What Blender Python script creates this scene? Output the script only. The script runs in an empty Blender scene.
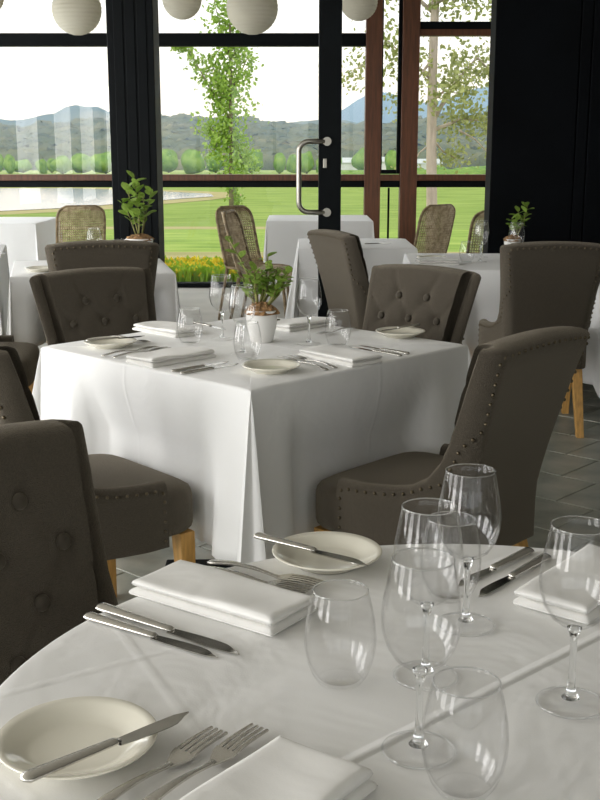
import bpy, bmesh, math, random
from mathutils import Vector, Matrix
random.seed(7)
PI = math.pi
scene = bpy.context.scene
COL = scene.collection

# ------------------------------------------------------------------ camera
H_CAM = 1.35
cam_d = bpy.data.cameras.new('camera')
cam = bpy.data.objects.new('camera', cam_d); COL.objects.link(cam)
cam_d.sensor_fit = 'VERTICAL'; cam_d.sensor_height = 36.0
cam_d.lens = 36.0 * 1120.0 / 800.0
cam_d.clip_start = 0.05; cam_d.clip_end = 6000
cam.location = (0, 0, H_CAM)
cam.rotation_euler = (PI / 2 - math.atan(250.0 / 1120.0), 0, 0)
scene.camera = cam

# ------------------------------------------------------------------ sky and exposure
world = bpy.data.worlds.new('sky'); scene.world = world; world.use_nodes = True
wn = world.node_tree.nodes; wl = world.node_tree.links; wn.clear()
wo = wn.new('ShaderNodeOutputWorld'); wb = wn.new('ShaderNodeBackground')
wtc = wn.new('ShaderNodeTexCoord'); wnz = wn.new('ShaderNodeTexNoise'); wnz.inputs['Scale'].default_value = 2.2
wnz.inputs['Detail'].default_value = 5
wr = wn.new('ShaderNodeValToRGB')
wr.color_ramp.elements[0].position = .3; wr.color_ramp.elements[0].color = (.90, .95, 1.0, 1)
wr.color_ramp.elements[1].position = .7; wr.color_ramp.elements[1].color = (1, 1, .99, 1)
wl.new(wtc.outputs['Generated'], wnz.inputs['Vector']); wl.new(wnz.outputs['Fac'], wr.inputs['Fac'])
wl.new(wr.outputs['Color'], wb.inputs['Color']); wl.new(wb.outputs['Background'], wo.inputs['Surface'])
wb.inputs['Strength'].default_value = 1.5
sun_d = bpy.data.lights.new('sun', 'SUN'); sun_d.energy = .5; sun_d.angle = math.radians(25); sun_d.color = (1, .97, .9)
sun = bpy.data.objects.new('sun', sun_d); COL.objects.link(sun)
sun.rotation_euler = (math.radians(32), math.radians(-38), 0)
# fill lamps added inside the unseen side, rear and veranda windows, brightening the room
def fill_lamp(name, loc, rot, sx, sy, power, col):
    d = bpy.data.lights.new(name, 'AREA'); d.shape = 'RECTANGLE'; d.size = sx; d.size_y = sy; d.energy = power; d.color = col
    o = bpy.data.objects.new(name, d); COL.objects.link(o); o.location = loc; o.rotation_euler = rot; return o
for yw in (-2.6, .3, 2.6, 5.2):
    fill_lamp('side_fill_lamp', (-4.12, yw, 1.55), (0, -PI / 2, 0), 2.3, 1.35, 70, (1.0, .98, .96))
for xw in (-2.6, .4, 3.4):
    fill_lamp('rear_fill_lamp', (xw, -4.3, 1.6), (PI / 2, 0, 0), 1.2, 2.2, 4.5, (1.0, .94, .84))
fill_lamp('veranda_fill_lamp', (-4.12, 9.1, 1.5), (0, -PI / 2, 0), 2.6, 4.0, 65, (.95, .98, 1.0))
vs = scene.view_settings
vs.view_transform = 'Standard'; vs.look = 'None'; vs.gamma = 1.0; vs.use_curve_mapping = False
vs.exposure = 0.25
scene.cycles.transparent_max_bounces = 48
scene.cycles.max_bounces = 14
scene.cycles.diffuse_bounces = 6
scene.cycles.glossy_bounces = 6
scene.cycles.transmission_bounces = 12
scene.cycles.sample_clamp_indirect = 6.0

# ------------------------------------------------------------------ materials
def _nodes(name):
    m = bpy.data.materials.new(name); m.use_nodes = True
    nt = m.node_tree; return m, nt, nt.nodes, nt.links, nt.nodes['Principled BSDF']

def mat(name, col, rough=.5, metal=0., var=.12, scale=20., bump=0., bscale=200., sheen=0., spec=.5, coat=0., stretch=None, detail=4):
    m, nt, N, L, b = _nodes(name)
    b.inputs['Roughness'].default_value = rough; b.inputs['Metallic'].default_value = metal
    b.inputs['Specular IOR Level'].default_value = spec
    if sheen: b.inputs['Sheen Weight'].default_value = sheen; b.inputs['Sheen Roughness'].default_value = .5; b.inputs['Sheen Tint'].default_value = (.86, .76, .60, 1)
    if coat: b.inputs['Coat Weight'].default_value = coat
    tc = N.new('ShaderNodeTexCoord'); src = tc.outputs['Object']
    if stretch:
        mp = N.new('ShaderNodeMapping'); mp.inputs['Scale'].default_value = stretch
        L.new(src, mp.inputs['Vector']); src = mp.outputs['Vector']
    nz = N.new('ShaderNodeTexNoise'); nz.inputs['Scale'].default_value = scale; nz.inputs['Detail'].default_value = detail
    L.new(src, nz.inputs['Vector'])
    r = N.new('ShaderNodeValToRGB')
    c0 = [max(0, c * (1 - var)) for c in col[:3]] + [1]; c1 = [min(1, c * (1 + var)) for c in col[:3]] + [1]
    r.color_ramp.elements[0].position = .3; r.color_ramp.elements[1].position = .7
    r.color_ramp.elements[0].color = c0; r.color_ramp.elements[1].color = c1
    L.new(nz.outputs['Fac'], r.inputs['Fac']); L.new(r.outputs['Color'], b.inputs['Base Color'])
    if bump:
        n2 = N.new('ShaderNodeTexNoise'); n2.inputs['Scale'].default_value = bscale; n2.inputs['Detail'].default_value = 3
        L.new(src, n2.inputs['Vector'])
        bp = N.new('ShaderNodeBump'); bp.inputs['Strength'].default_value = bump; bp.inputs['Distance'].default_value = .01
        L.new(n2.outputs['Fac'], bp.inputs['Height']); L.new(bp.outputs['Normal'], b.inputs['Normal'])
    return m

def mix_mat(name, cols, scale, rough=.9, stretch=None, detail=6, bump=0.):
    """noise blended between several colours (ground, slate)"""
    m, nt, N, L, b = _nodes(name)
    b.inputs['Roughness'].default_value = rough; b.inputs['Specular IOR Level'].default_value = .1 if rough > .5 else .5
    tc = N.new('ShaderNodeTexCoord'); src = tc.outputs['Object']
    if stretch:
        mp = N.new('ShaderNodeMapping'); mp.inputs['Scale'].default_value = stretch
        L.new(src, mp.inputs['Vector']); src = mp.outputs['Vector']
    nz = N.new('ShaderNodeTexNoise'); nz.inputs['Scale'].default_value = scale; nz.inputs['Detail'].default_value = detail
    L.new(src, nz.inputs['Vector'])
    r = N.new('ShaderNodeValToRGB'); e = r.color_ramp.elements
    n = len(cols)
    while len(e) < n: e.new(.5)
    for i, c in enumerate(cols):
        e[i].position = .3 + .4 * i / (n - 1); e[i].color = (*c, 1)
    L.new(nz.outputs['Fac'], r.inputs['Fac']); L.new(r.outputs['Color'], b.inputs['Base Color'])
    if bump:
        bp = N.new('ShaderNodeBump'); bp.inputs['Strength'].default_value = bump; bp.inputs['Distance'].default_value = .02
        L.new(nz.outputs['Fac'], bp.inputs['Height']); L.new(bp.outputs['Normal'], b.inputs['Normal'])
    return m

def cloth_mat(name, col, creases=(), wrinkle=.25, grime=0.):
    """white linen; creases = list of (a, b, c): pressed folds along a*x+b*y=c in object space"""
    m, nt, N, L, b = _nodes(name)
    b.inputs['Base Color'].default_value = (*col, 1); b.inputs['Roughness'].default_value = .75
    b.inputs['Specular IOR Level'].default_value = .25
    b.inputs['Sheen Weight'].default_value = .15
    tc = N.new('ShaderNodeTexCoord')
    nz = N.new('ShaderNodeTexNoise'); nz.inputs['Scale'].default_value = 5.5; nz.inputs['Detail'].default_value = 3
    nz.inputs['Distortion'].default_value = .8
    L.new(tc.outputs['Object'], nz.inputs['Vector'])
    nf = N.new('ShaderNodeTexNoise'); nf.inputs['Scale'].default_value = 420; nf.inputs['Detail'].default_value = 1
    L.new(tc.outputs['Object'], nf.inputs['Vector'])
    add = N.new('ShaderNodeMath'); add.operation = 'MULTIPLY_ADD'; add.inputs[1].default_value = .012
    L.new(nf.outputs['Fac'], add.inputs[0]); L.new(nz.outputs['Fac'], add.inputs[2])
    h = add.outputs[0]
    for (ca, cb, cc, amp) in creases:
        dt = N.new('ShaderNodeVectorMath'); dt.operation = 'DOT_PRODUCT'; dt.inputs[1].default_value = (ca, cb, 0)
        L.new(tc.outputs['Object'], dt.inputs[0])
        sb = N.new('ShaderNodeMath'); sb.operation = 'SUBTRACT'; sb.inputs[1].default_value = cc; L.new(dt.outputs['Value'], sb.inputs[0])
        ab = N.new('ShaderNodeMath'); ab.operation = 'ABSOLUTE'; L.new(sb.outputs[0], ab.inputs[0])
        mr = N.new('ShaderNodeMapRange'); mr.interpolation_type = 'SMOOTHERSTEP'
        mr.inputs['From Min'].default_value = 0; mr.inputs['From Max'].default_value = .011
        mr.inputs['To Min'].default_value = amp; mr.inputs['To Max'].default_value = 0
        L.new(ab.outputs[0], mr.inputs['Value'])
        a2 = N.new('ShaderNodeMath'); a2.operation = 'ADD'; L.new(h, a2.inputs[0]); L.new(mr.outputs['Result'], a2.inputs[1]); h = a2.outputs[0]
    bp = N.new('ShaderNodeBump'); bp.inputs['Strength'].default_value = wrinkle; bp.inputs['Distance'].default_value = .02
    L.new(h, bp.inputs['Height']); L.new(bp.outputs['Normal'], b.inputs['Normal'])
    return m

def thin_glass(name, tint=(1, 1, 1), k=1.0, rough=0.0):
    m, nt, N, L, b = _nodes(name); N.remove(b)
    out = N['Material Output']
    tr = N.new('ShaderNodeBsdfTransparent'); tr.inputs['Color'].default_value = (*tint, 1)
    gl = N.new('ShaderNodeBsdfGlossy'); gl.inputs['Roughness'].default_value = rough
    # Schlick reflectance, the same from both sides of the thin wall
    lw = N.new('ShaderNodeLayerWeight'); lw.inputs['Blend'].default_value = .5
    pw = N.new('ShaderNodeMath'); pw.operation = 'POWER'; pw.inputs[1].default_value = 6.0; L.new(lw.outputs['Facing'], pw.inputs[0])
    mu = N.new('ShaderNodeMath'); mu.operation = 'MULTIPLY_ADD'; mu.inputs[1].default_value = .95 * k; mu.inputs[2].default_value = .034 * k; mu.use_clamp = True
    L.new(pw.outputs[0], mu.inputs[0])
    mx = N.new('ShaderNodeMixShader')
    L.new(mu.outputs[0], mx.inputs['Fac']); L.new(tr.outputs[0], mx.inputs[1]); L.new(gl.outputs[0], mx.inputs[2])
    L.new(mx.outputs[0], out.inputs['Surface'])
    return m

def solid_glass(name):
    m, nt, N, L, b = _nodes(name)
    b.inputs['Base Color'].default_value = (.97, .98, .98, 1); b.inputs['Transmission Weight'].default_value = 1
    b.inputs['Roughness'].default_value = 0.0; b.inputs['IOR'].default_value = 1.45
    return m

def paper_mat(name, col):
    m, nt, N, L, b = _nodes(name)
    b.inputs['Base Color'].default_value = (*col, 1); b.inputs['Roughness'].default_value = .9
    tl = N.new('ShaderNodeBsdfTranslucent'); tl.inputs['Color'].default_value = (*col, 1)
    mx = N.new('ShaderNodeMixShader'); mx.inputs['Fac'].default_value = .4
    tc = N.new('ShaderNodeTexCoord'); wv = N.new('ShaderNodeTexNoise'); wv.inputs['Scale'].default_value = 30
    L.new(tc.outputs['Object'], wv.inputs['Vector'])
    bp = N.new('ShaderNodeBump'); bp.inputs['Strength'].default_value = .1; L.new(wv.outputs['Fac'], bp.inputs['Height']); L.new(bp.outputs['Normal'], b.inputs['Normal'])
    L.new(b.outputs[0], mx.inputs[1]); L.new(tl.outputs[0], mx.inputs[2]); L.new(mx.outputs[0], N['Material Output'].inputs['Surface'])
    return m

def leaf_mat(name, col, col2, trans=.35):
    m, nt, N, L, b = _nodes(name)
    b.inputs['Roughness'].default_value = .45
    oi = N.new('ShaderNodeTexCoord'); nz = N.new('ShaderNodeTexNoise'); nz.inputs['Scale'].default_value = 9
    L.new(oi.outputs['Object'], nz.inputs['Vector'])
    r = N.new('ShaderNodeValToRGB'); r.color_ramp.elements[0].position = .35; r.color_ramp.elements[1].position = .65
    r.color_ramp.elements[0].color = (*col, 1); r.color_ramp.elements[1].color = (*col2, 1)
    L.new(nz.outputs['Fac'], r.inputs['Fac']); L.new(r.outputs['Color'], b.inputs['Base Color'])
    tl = N.new('ShaderNodeBsdfTranslucent'); L.new(r.outputs['Color'], tl.inputs['Color'])
    mx = N.new('ShaderNodeMixShader'); mx.inputs['Fac'].default_value = trans
    L.new(b.outputs[0], mx.inputs[1]); L.new(tl.outputs[0], mx.inputs[2]); L.new(mx.outputs[0], N['Material Output'].inputs['Surface'])
    return m

def weave_mat(name, col, dark):
    m, nt, N, L, b = _nodes(name)
    b.inputs['Roughness'].default_value = .6
    tc = N.new('ShaderNodeTexCoord'); nz = N.new('ShaderNodeTexNoise'); nz.inputs['Scale'].default_value = 26
    L.new(tc.outputs['Object'], nz.inputs['Vector'])
    r = N.new('ShaderNodeValToRGB'); r.color_ramp.elements[0].position = .35; r.color_ramp.elements[1].position = .65
    r.color_ramp.elements[0].color = (*dark, 1); r.color_ramp.elements[1].color = (*col, 1)
    L.new(nz.outputs['Fac'], r.inputs['Fac']); L.new(r.outputs['Color'], b.inputs['Base Color'])
    return m

M = dict(
    linen=cloth_mat('white_linen', (.80, .80, .79)),
    napkin=cloth_mat('napkin_linen', (.80, .79, .76), wrinkle=.35),
    taupe=mat('taupe_linen_weave', (.060, .050, .037), .85, var=.22, scale=260, bump=.5, bscale=520, sheen=.4, spec=.2),
    taupe_dark=mat('button_fabric', (.050, .042, .031), .8, var=.1, scale=80, bump=.2, bscale=700, sheen=.3, spec=.2),
    stud=mat('antique_stud', (.13, .105, .07), .35, metal=.9, var=.2, scale=40),
    oak=mat('oak', (.56, .31, .085), .5, var=.22, scale=14, stretch=(6, 6, .8), bump=.05),
    black=mat('black_powder_coat', (.0022, .0036, .0045), .55, var=.2, scale=6, spec=.12),
    blackwall=mat('black_panel', (.0018, .0025, .0035), .65, var=.3, scale=3, spec=.08),
    brown=mat('stained_timber', (.12, .045, .02), .45, var=.3, scale=7, stretch=(8, 8, .7), bump=.05),
    steel=mat('polished_steel', (.62, .60, .56), .25, metal=1, var=.04, scale=60),
    steel_dark=mat('brushed_steel_blade', (.50, .49, .46), .12, metal=1, var=.05, scale=80),
    handle=mat('satin_steel', (.42, .40, .35), .36, metal=1, var=.05, scale=30),
    china=mat('cream_china', (.80, .77, .66), .16, var=.02, scale=8, coat=.4),
    pot=mat('white_ceramic', (.80, .79, .76), .25, var=.03, scale=10),
    coir=mat('coconut_fibre', (.30, .17, .075), .95, var=.5, scale=90, bump=.8, bscale=160),
    stem=mat('plant_stem', (.20, .20, .06), .7, var=.3, scale=40),
    leaf=leaf_mat('succulent_leaf', (.22, .38, .05), (.42, .56, .12)),
    slate=mix_mat('slate_tile', [(.19, .205, .175), (.32, .33, .28), (.43, .42, .36)], 5.5, rough=.36, detail=8, bump=.25),
    grout=mat('dark_grout', (.035, .036, .033), .9, var=.2, scale=30),
    screed=mat('pale_stone_floor', (.40, .385, .34), .7, var=.1, scale=3),
    ceiling=mat('ceiling_paint', (.46, .44, .40), .9, var=.03, scale=2),
    plaster=mat('interior_plaster', (.20, .19, .17), .9, var=.04, scale=2),
    pane=thin_glass('window_glass', (.985, .99, .99), .55),
    bowl=thin_glass('wine_bowl_glass', (.985, .985, .985), 1.0),
    glass=solid_glass('solid_glass'),
    foot=thin_glass('foot_glass', (1, 1, 1), .45),
    rattan=weave_mat('rattan_cane', (.52, .42, .27), (.30, .225, .125)),
    rattan_dark=weave_mat('rattan_dark', (.30, .22, .12), (.13, .09, .045)),
    paper=paper_mat('lantern_paper', (.82, .79, .68)),
    wire=mat('lantern_wire', (.03, .03, .03), .6),
    bark=mat('gum_bark', (.50, .42, .33), .85, var=.25, scale=5, stretch=(3, 3, .6), bump=.3, bscale=20),
    barkd=mat('grey_bark', (.22, .18, .12), .9, var=.3, scale=6),
    gum=leaf_mat('gum_leaf', (.23, .27, .08), (.42, .45, .15)),
    poplar=leaf_mat('poplar_leaf', (.20, .34, .04), (.38, .52, .09)),
    orchard=mix_mat('orchard_crown', [(.10, .19, .045), (.17, .28, .06), (.26, .36, .09)], 1.2),
    forest=mix_mat('forest_crown', [(.08, .10, .05), (.13, .14, .065), (.20, .19, .09)], .04),
    hill=mix_mat('far_hill', [(.06, .095, .085), (.095, .125, .09), (.20, .185, .10)], .012, detail=8),
    mountain=mix_mat('far_mountain', [(.05, .085, .11), (.065, .10, .12)], .006),
    lawn=mix_mat('meadow_grass', [(.13, .20, .03), (.20, .285, .05), (.27, .34, .075)], .9, stretch=(.35, 1.6, 1), detail=8, bump=.3),
    crop=mix_mat('crop_rows', [(.13, .22, .03), (.22, .32, .05), (.31, .38, .085)], 1.6, stretch=(.5, 1.5, 1), detail=8, bump=.5),
    dry=mix_mat('dry_grass', [(.26, .25, .09), (.34, .30, .13), (.40, .34, .17)], .8, stretch=(.3, 1.5, 1), detail=8),
    path=mix_mat('gravel_path', [(.20, .20, .18), (.28, .28, .25)], 3),
    farfield=mix_mat('far_pasture', [(.18, .27, .06), (.26, .34, .09), (.34, .38, .13)], .06, detail=8),
    stubble=mix_mat('stubble_field', [(.30, .26, .12), (.36, .31, .15)], .05),
    water=mat('lake_water', (.10, .13, .13), .06, var=.1, scale=.2, bump=.02, bscale=1.5, spec=1.0),
    flower=leaf_mat('yellow_flower', (.75, .55, .01), (.95, .78, .05), .3),
    shoot=leaf_mat('flower_shoots', (.22, .42, .02), (.42, .60, .04), .3),
    shed=mat('white_shed', (.62, .63, .62), .6, var=.05, scale=1),
    shedroof=mat('shed_roof', (.42, .46, .44), .5, var=.05, scale=1),
    cord=mat('black_cord', (.01, .01, .01), .6),
)

# ------------------------------------------------------------------ mesh builder
class MB:
    def __init__(s): s.v = []; s.f = []
    def add(s, vs, fs):
        o = len(s.v); s.v += [tuple(p) for p in vs]; s.f += [tuple(i + o for i in f) for f in fs]
    def box(s, x0, x1, y0, y1, z0, z1, mt=None):
        vs = [Vector((x, y, z)) for z in (z0, z1) for y in (y0, y1) for x in (x0, x1)]
        if mt is not None: vs = [mt @ p for p in vs]
        s.add(vs, [(0, 2, 3, 1), (4, 5, 7, 6), (0, 1, 5, 4), (2, 6, 7, 3), (0, 4, 6, 2), (1, 3, 7, 5)])
    def tube(s, pts, rad, n=8, caps=True, flat=1.0):
        pts = [Vector(p) for p in pts]
        rs = rad if isinstance(rad, (list, tuple)) else [rad] * len(pts)
        ref = None; rings = []
        for i, p in enumerate(pts):
            t = (pts[min(i + 1, len(pts) - 1)] - pts[max(i - 1, 0)]).normalized()
            if ref is None:
                ref = Vector((0, 0, 1)) if abs(t.z) < .9 else Vector((1, 0, 0))
            a = t.cross(ref)
            if a.length < 1e-6: a = t.cross(Vector((0, 1, 0)))
            a.normalize(); b = t.cross(a).normalized(); ref = -b if b.dot(ref) < 0 else b
            ref = ref
            rings.append([p + (a * math.cos(2 * PI * k / n) + b * math.sin(2 * PI * k / n) * flat) * rs[i] for k in range(n)])
            ref = b if b.dot(ref) > 0 else -b
        vs = [q for r in rings for q in r]; fs = []
        for i in range(len(pts) - 1):
            for k in range(n):
                fs.append((i * n + k, i * n + (k + 1) % n, (i + 1) * n + (k + 1) % n, (i + 1) * n + k))
        if caps:
            fs.append(tuple(range(n))[::-1]); fs.append(tuple((len(pts) - 1) * n + k for k in range(n)))
        s.add(vs, fs)
    def lathe(s, prof, n=32, closed=False, cx=0, cy=0):
        """prof: (r, z) list; r==0 ends are closed to a point"""
        o = len(s.v); idx = []
        for r, z in prof:
            if r < 1e-7: idx.append([len(s.v)]); s.v.append((cx, cy, z))
            else:
                idx.append(list(range(len(s.v), len(s.v) + n)))
                for k in range(n):
                    a = 2 * PI * k / n; s.v.append((cx + r * math.cos(a), cy + r * math.sin(a), z))
        pr = list(zip(idx, idx[1:])) + ([(idx[-1], idx[0])] if closed else [])
        for A, B in pr:
            for k in range(n):
                k2 = (k + 1) % n
                if len(A) == 1 and len(B) == 1: continue
                if len(A) == 1: s.f.append((A[0], B[k2], B[k]))
                elif len(B) == 1: s.f.append((A[k], A[k2], B[0]))
                else: s.f.append((A[k], A[k2], B[k2], B[k]))
    def grid(s, rows, close_u=False):
        nr, nc = len(rows), len(rows[0]); vs = [p for r in rows for p in r]; fs = []
        for i in range(nr - 1):
            for j in range(nc if close_u else nc - 1):
                j2 = (j + 1) % nc
                fs.append((i * nc + j, i * nc + j2, (i + 1) * nc + j2, (i + 1) * nc + j))
        s.add(vs, fs)
    def sphere(s, c, r, n=8, m=5, sz=1.0):
        c = Vector(c); prof = []
        for i in range(m + 1):
            a = -PI / 2 + PI * i / m; prof.append((max(0, r * math.cos(a)) if 0 < i < m else 0, r * math.sin(a) * sz))
        o = len(s.v); s.lathe(prof, n)
        for i in range(o, len(s.v)): s.v[i] = (s.v[i][0] + c.x, s.v[i][1] + c.y, s.v[i][2] + c.z)
    def mesh(s, name, smooth=True, bevel=0, fix=True, angle=None):
        me = bpy.data.meshes.new(name)
        bm = bmesh.new(); vv = [bm.verts.new(p) for p in s.v]
        for f in s.f:
            try: bm.faces.new([vv[i] for i in f])
            except ValueError: pass
        if fix: bmesh.ops.recalc_face_normals(bm, faces=bm.faces)
        if bevel:
            bmesh.ops.bevel(bm, geom=[e for e in bm.edges if len(e.link_faces) == 2 and e.calc_face_angle(0) > .5], offset=bevel, segments=2, profile=.5, affect='EDGES')
        bm.to_mesh(me); bm.free()
        if smooth:
            me.polygons.foreach_set('use_smooth', [True] * len(me.polygons))
            if angle: 
                try: me.set_sharp_from_angle(angle=angle)
                except Exception: pass
        return me

def tag(o, label=None, cat=None, group=None, kind=None):
    if label: o['label'] = label
    if cat: o['category'] = cat
    if group: o['group'] = group
    if kind: o['kind'] = kind
    return o

def obj(name, me, m, parent=None, loc=None, rot=None):
    if isinstance(me, MB): me = me.mesh(name)
    o = bpy.data.objects.new(name, me); COL.objects.link(o)
    if m is not None and not me.materials: me.materials.append(m)
    if parent: o.parent = parent
    if loc is not None: o.location = loc
    if rot is not None: o.rotation_euler = rot
    return o

def empty(name, loc=(0, 0, 0), rz=0):
    o = bpy.data.objects.new(name, None); COL.objects.link(o); o.location = loc; o.rotation_euler = (0, 0, rz)
    o.empty_display_size = .1
    return o

KIDS = {}
def children(o): return [c for c in bpy.data.objects if c.parent == o]
def copy_tree(o, parent=None, kids=None):
    c = o.copy(); COL.objects.link(c); c.parent = parent
    for ch in children(o): copy_tree(ch, c)
    return c

def boxobj(name, b, m, parent=None, bevel=0, smooth=False):
    mb = MB(); mb.box(*b); return obj(name, mb.mesh(name, smooth=smooth, bevel=bevel), m, parent)

def heading(dx, dy): return math.atan2(-dx, dy)

# ------------------------------------------------------------------ room shell
def struct(o): o['kind'] = 'structure'; return o
floor = struct(boxobj('floor', (-4.3, 5, -4.5, 6.80, -.25, -.012), M['grout']))
tile_mb = MB(); T = .326; g = .0035
tile_mb.box(-T / 2 + g, T / 2 - g, -T / 2 + g, T / 2 - g, -.03, 0)
tile_me = tile_mb.mesh('tile', smooth=False, bevel=.002)
tile_me.materials.append(M['slate'])
ang = math.radians(47.5); ca, sa = math.cos(ang), math.sin(ang)
for i in range(-14, 30):
    for j in range(-18, 30):
        u = i * T; v = j * T + (T * .5 if i % 2 else 0)
        x = u * ca - v * sa + .30; y = u * sa + v * ca + 2.0
        if -2.75 < x < 2.75 and 1.7 < y < 6.55:
            t = obj('tile', tile_me, None, floor, (x, y, random.uniform(-.0015, .001)), (0, 0, ang + random.choice((0, PI))))
# the rest of the paving, under the tables and round the camera, in the material alone
plain = MB(); plain.box(-4.3, 5, -4.5, 6.80, -.02, -.0045)
rest = obj('tile_bed', plain.mesh('tile_bed', smooth=False), M['slate'], floor)
veranda = struct(boxobj('floor_veranda', (-4.3, 5, 6.80, 11.40, -.25, -.004), M['screed']))
ceil_ = struct(boxobj('ceiling', (-4.3, 5, -4.5, 6.9, 3.0, 3.15), M['ceiling']))
ceilv = struct(boxobj('ceiling_veranda', (-4.3, 5, 6.9, 11.5, 2.95, 3.10), M['ceiling']))
# dark panelled wall beside the doorway, boards with shadow gaps
wr_ = struct(boxobj('wall_right', (1.137, 5, 6.84, 7.0, 0, 3.0), M['blackwall']))
for k, (x0, x1) in enumerate(((1.137, 1.63), (1.636, 1.70), (1.706, 2.3), (2.306, 2.9), (2.906, 3.6))):
    boxobj('panel', (x0, x1, 6.815, 6.845, 0.001, 2.999), M['blackwall'], wr_, bevel=.004)
wrs = struct(boxobj('wall_side', (4.9, 5.0, -4.5, 6.84, 0, 3.0), M['plaster']))
hd = struct(boxobj('trim_1', (-4.3, 5, 6.86, 7.0, 2.72, 3.0), M['black']))
# big windows along the left and behind the camera, with black mullions (the added fill lamps stand just inside)
def glazed(name, axis, pos, a0, a1, n, z0=.1, z1=2.8):
    e = struct(empty(name))
    def b(nm, u0, u1, w0, w1, z0_, z1_, m):
        if axis == 'x': boxobj(nm, (pos - w0, pos + w1, u0, u1, z0_, z1_), m, e)
        else: boxobj(nm, (u0, u1, pos - w0, pos + w1, z0_, z1_), m, e)
    b('sill', a0, a1, .05, .05, 0, z0, M['black']); b('head', a0, a1, .05, .05, z1, 3.0, M['black'])
    st = (a1 - a0) / n
    for k in range(n + 1): b('mullion', max(a0, a0 + k * st - .04), min(a1, a0 + k * st + .04), .04, .04, z0, z1, M['black'])
    for k in range(n): b('pane', a0 + k * st + .04, a0 + (k + 1) * st - .04, .004, .004, z0, z1, M['pane'])
    return e
glazed('window_2', 'x', -4.25, -4.4, 6.8, 5)
glazed('window_4', 'x', -4.25, 6.9, 11.2, 2)
glazed('window_3', 'y', -4.4, -4.2, 4.8, 5)
# pillar on the left of the opening
pil = struct(empty('pillar', (-1.052, 7.4, 0)))
pm = MB(); pm.box(-.145, .145, -.145, .145, 0, 2.95); obj('shaft', pm.mesh('shaft', smooth=False, bevel=.006), M['black'], pil)
for k in (-.072, .0, .072):
    pm = MB(); pm.box(k - .03, k + .03, -.152, -.144, 0.02, 2.93); obj('cladding_board', pm.mesh('cladding_board', smooth=False, bevel=.003), M['black'], pil)

# the open door stile with its pull handle
door = struct(empty('door_1', (.178, 6.88, 0)))
dm = MB(); dm.box(-.067, .067, -.06, .06, 0, 2.72); obj('stile', dm.mesh('stile', smooth=False, bevel=.004), M['black'], door)
def pull(y):
    hm = MB(); pts = []
    X0, X1 = -.03, -.185; z0, z1 = .985, 1.40; r = .06
    pts.append((X0, y, z1))
    for k in range(7):
        a = PI / 2 + k * PI / 12; pts.append((X1 + r + r * math.cos(a), y, z1 - r + r * math.sin(a)))
    for k in range(7):
        a = PI + k * PI / 12; pts.append((X1 + r + r * math.cos(a), y, z0 + r + r * math.sin(a)))
    pts.append((X0, y, z0)); hm.tube(pts, .0155, 12); h = obj('handle', hm, M['handle'], door)
    for z in (z0, z1):
        rm = MB(); rm.tube([(X0 + .012, y - .012, z), (X0 + .012, y + .004, z)], .026, 16); obj('rose', rm.mesh('rose', angle=.6), M['handle'], h)
pull(-.075)
lk = MB(); lk.box(-.04, -.018, -.066, -.058, 1.245, 1.30); obj('lock', lk.mesh('lock', smooth=False, bevel=.002), M['handle'], door)

# ------------------------------------------------------------------ outer glazing of the veranda
win = struct(empty('window_1', (0, 11.30, 0)))
def wb_(nm, x0, x1, y0, y1, z0, z1, m, bev=.004): return boxobj(nm, (x0, x1, y0, y1, z0, z1), m, win, bevel=bev)
wb_('sill', -4.2, 4.8, -.06, .06, 0, .045, M['black'])
wb_('rail', -4.2, 4.8, -.075, .045, 1.055, 1.115, M['brown'])
wb_('rail_channel', -4.2, 4.8, -.045, .045, .99, 1.054, M['black'])
wb_('transom', -4.2, .634, -.05, .05, 2.325, 2.445, M['black'])
wb_('transom', 1.151, 4.8, -.05, .05, 2.42, 2.55, M['brown'])
wb_('transom_channel', 1.151, 4.8, -.06, -.051, 2.48, 2.55, M['black'])
wb_('post', .635, .79, -.08, .08, .046, 2.95, M['brown'])
wb_('post', .985, 1.15, -.08, .08, .046, 2.95, M['brown'])
wb_('post', -4.2, -4.05, -.08, .08, .046, 2.95, M['brown'])
wb_('sash_stile', .95, .984, -.03, .03, 1.12, 2.95, M['black'])
wb_('sash_stile', .791, .805, -.03, .03, 1.12, 2.95, M['black'])
wb_('sash_rail', .806, .949, -.03, .03, 1.12, 1.16, M['black'])
wb_('baluster', .87, .89, -.01, .01, .046, .985, M['black'])
for x0, x1 in ((-4.05, .634), (.791, .984), (1.151, 4.8)):
    wb_('pane', x0, x1, -.003, .003, .046, .985, M['pane'], 0)
for x0, x1, z0, z1 in ((-4.05, .634, 1.12, 2.32), (-4.05, .634, 2.45, 2.94), (.806, .949, 1.165, 2.94), (1.151, 4.8, 1.12, 2.415), (1.151, 4.8, 2.555, 2.94)):
    wb_('pane', x0, x1, -.003, .003, z0, z1, M['pane'], 0)

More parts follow.
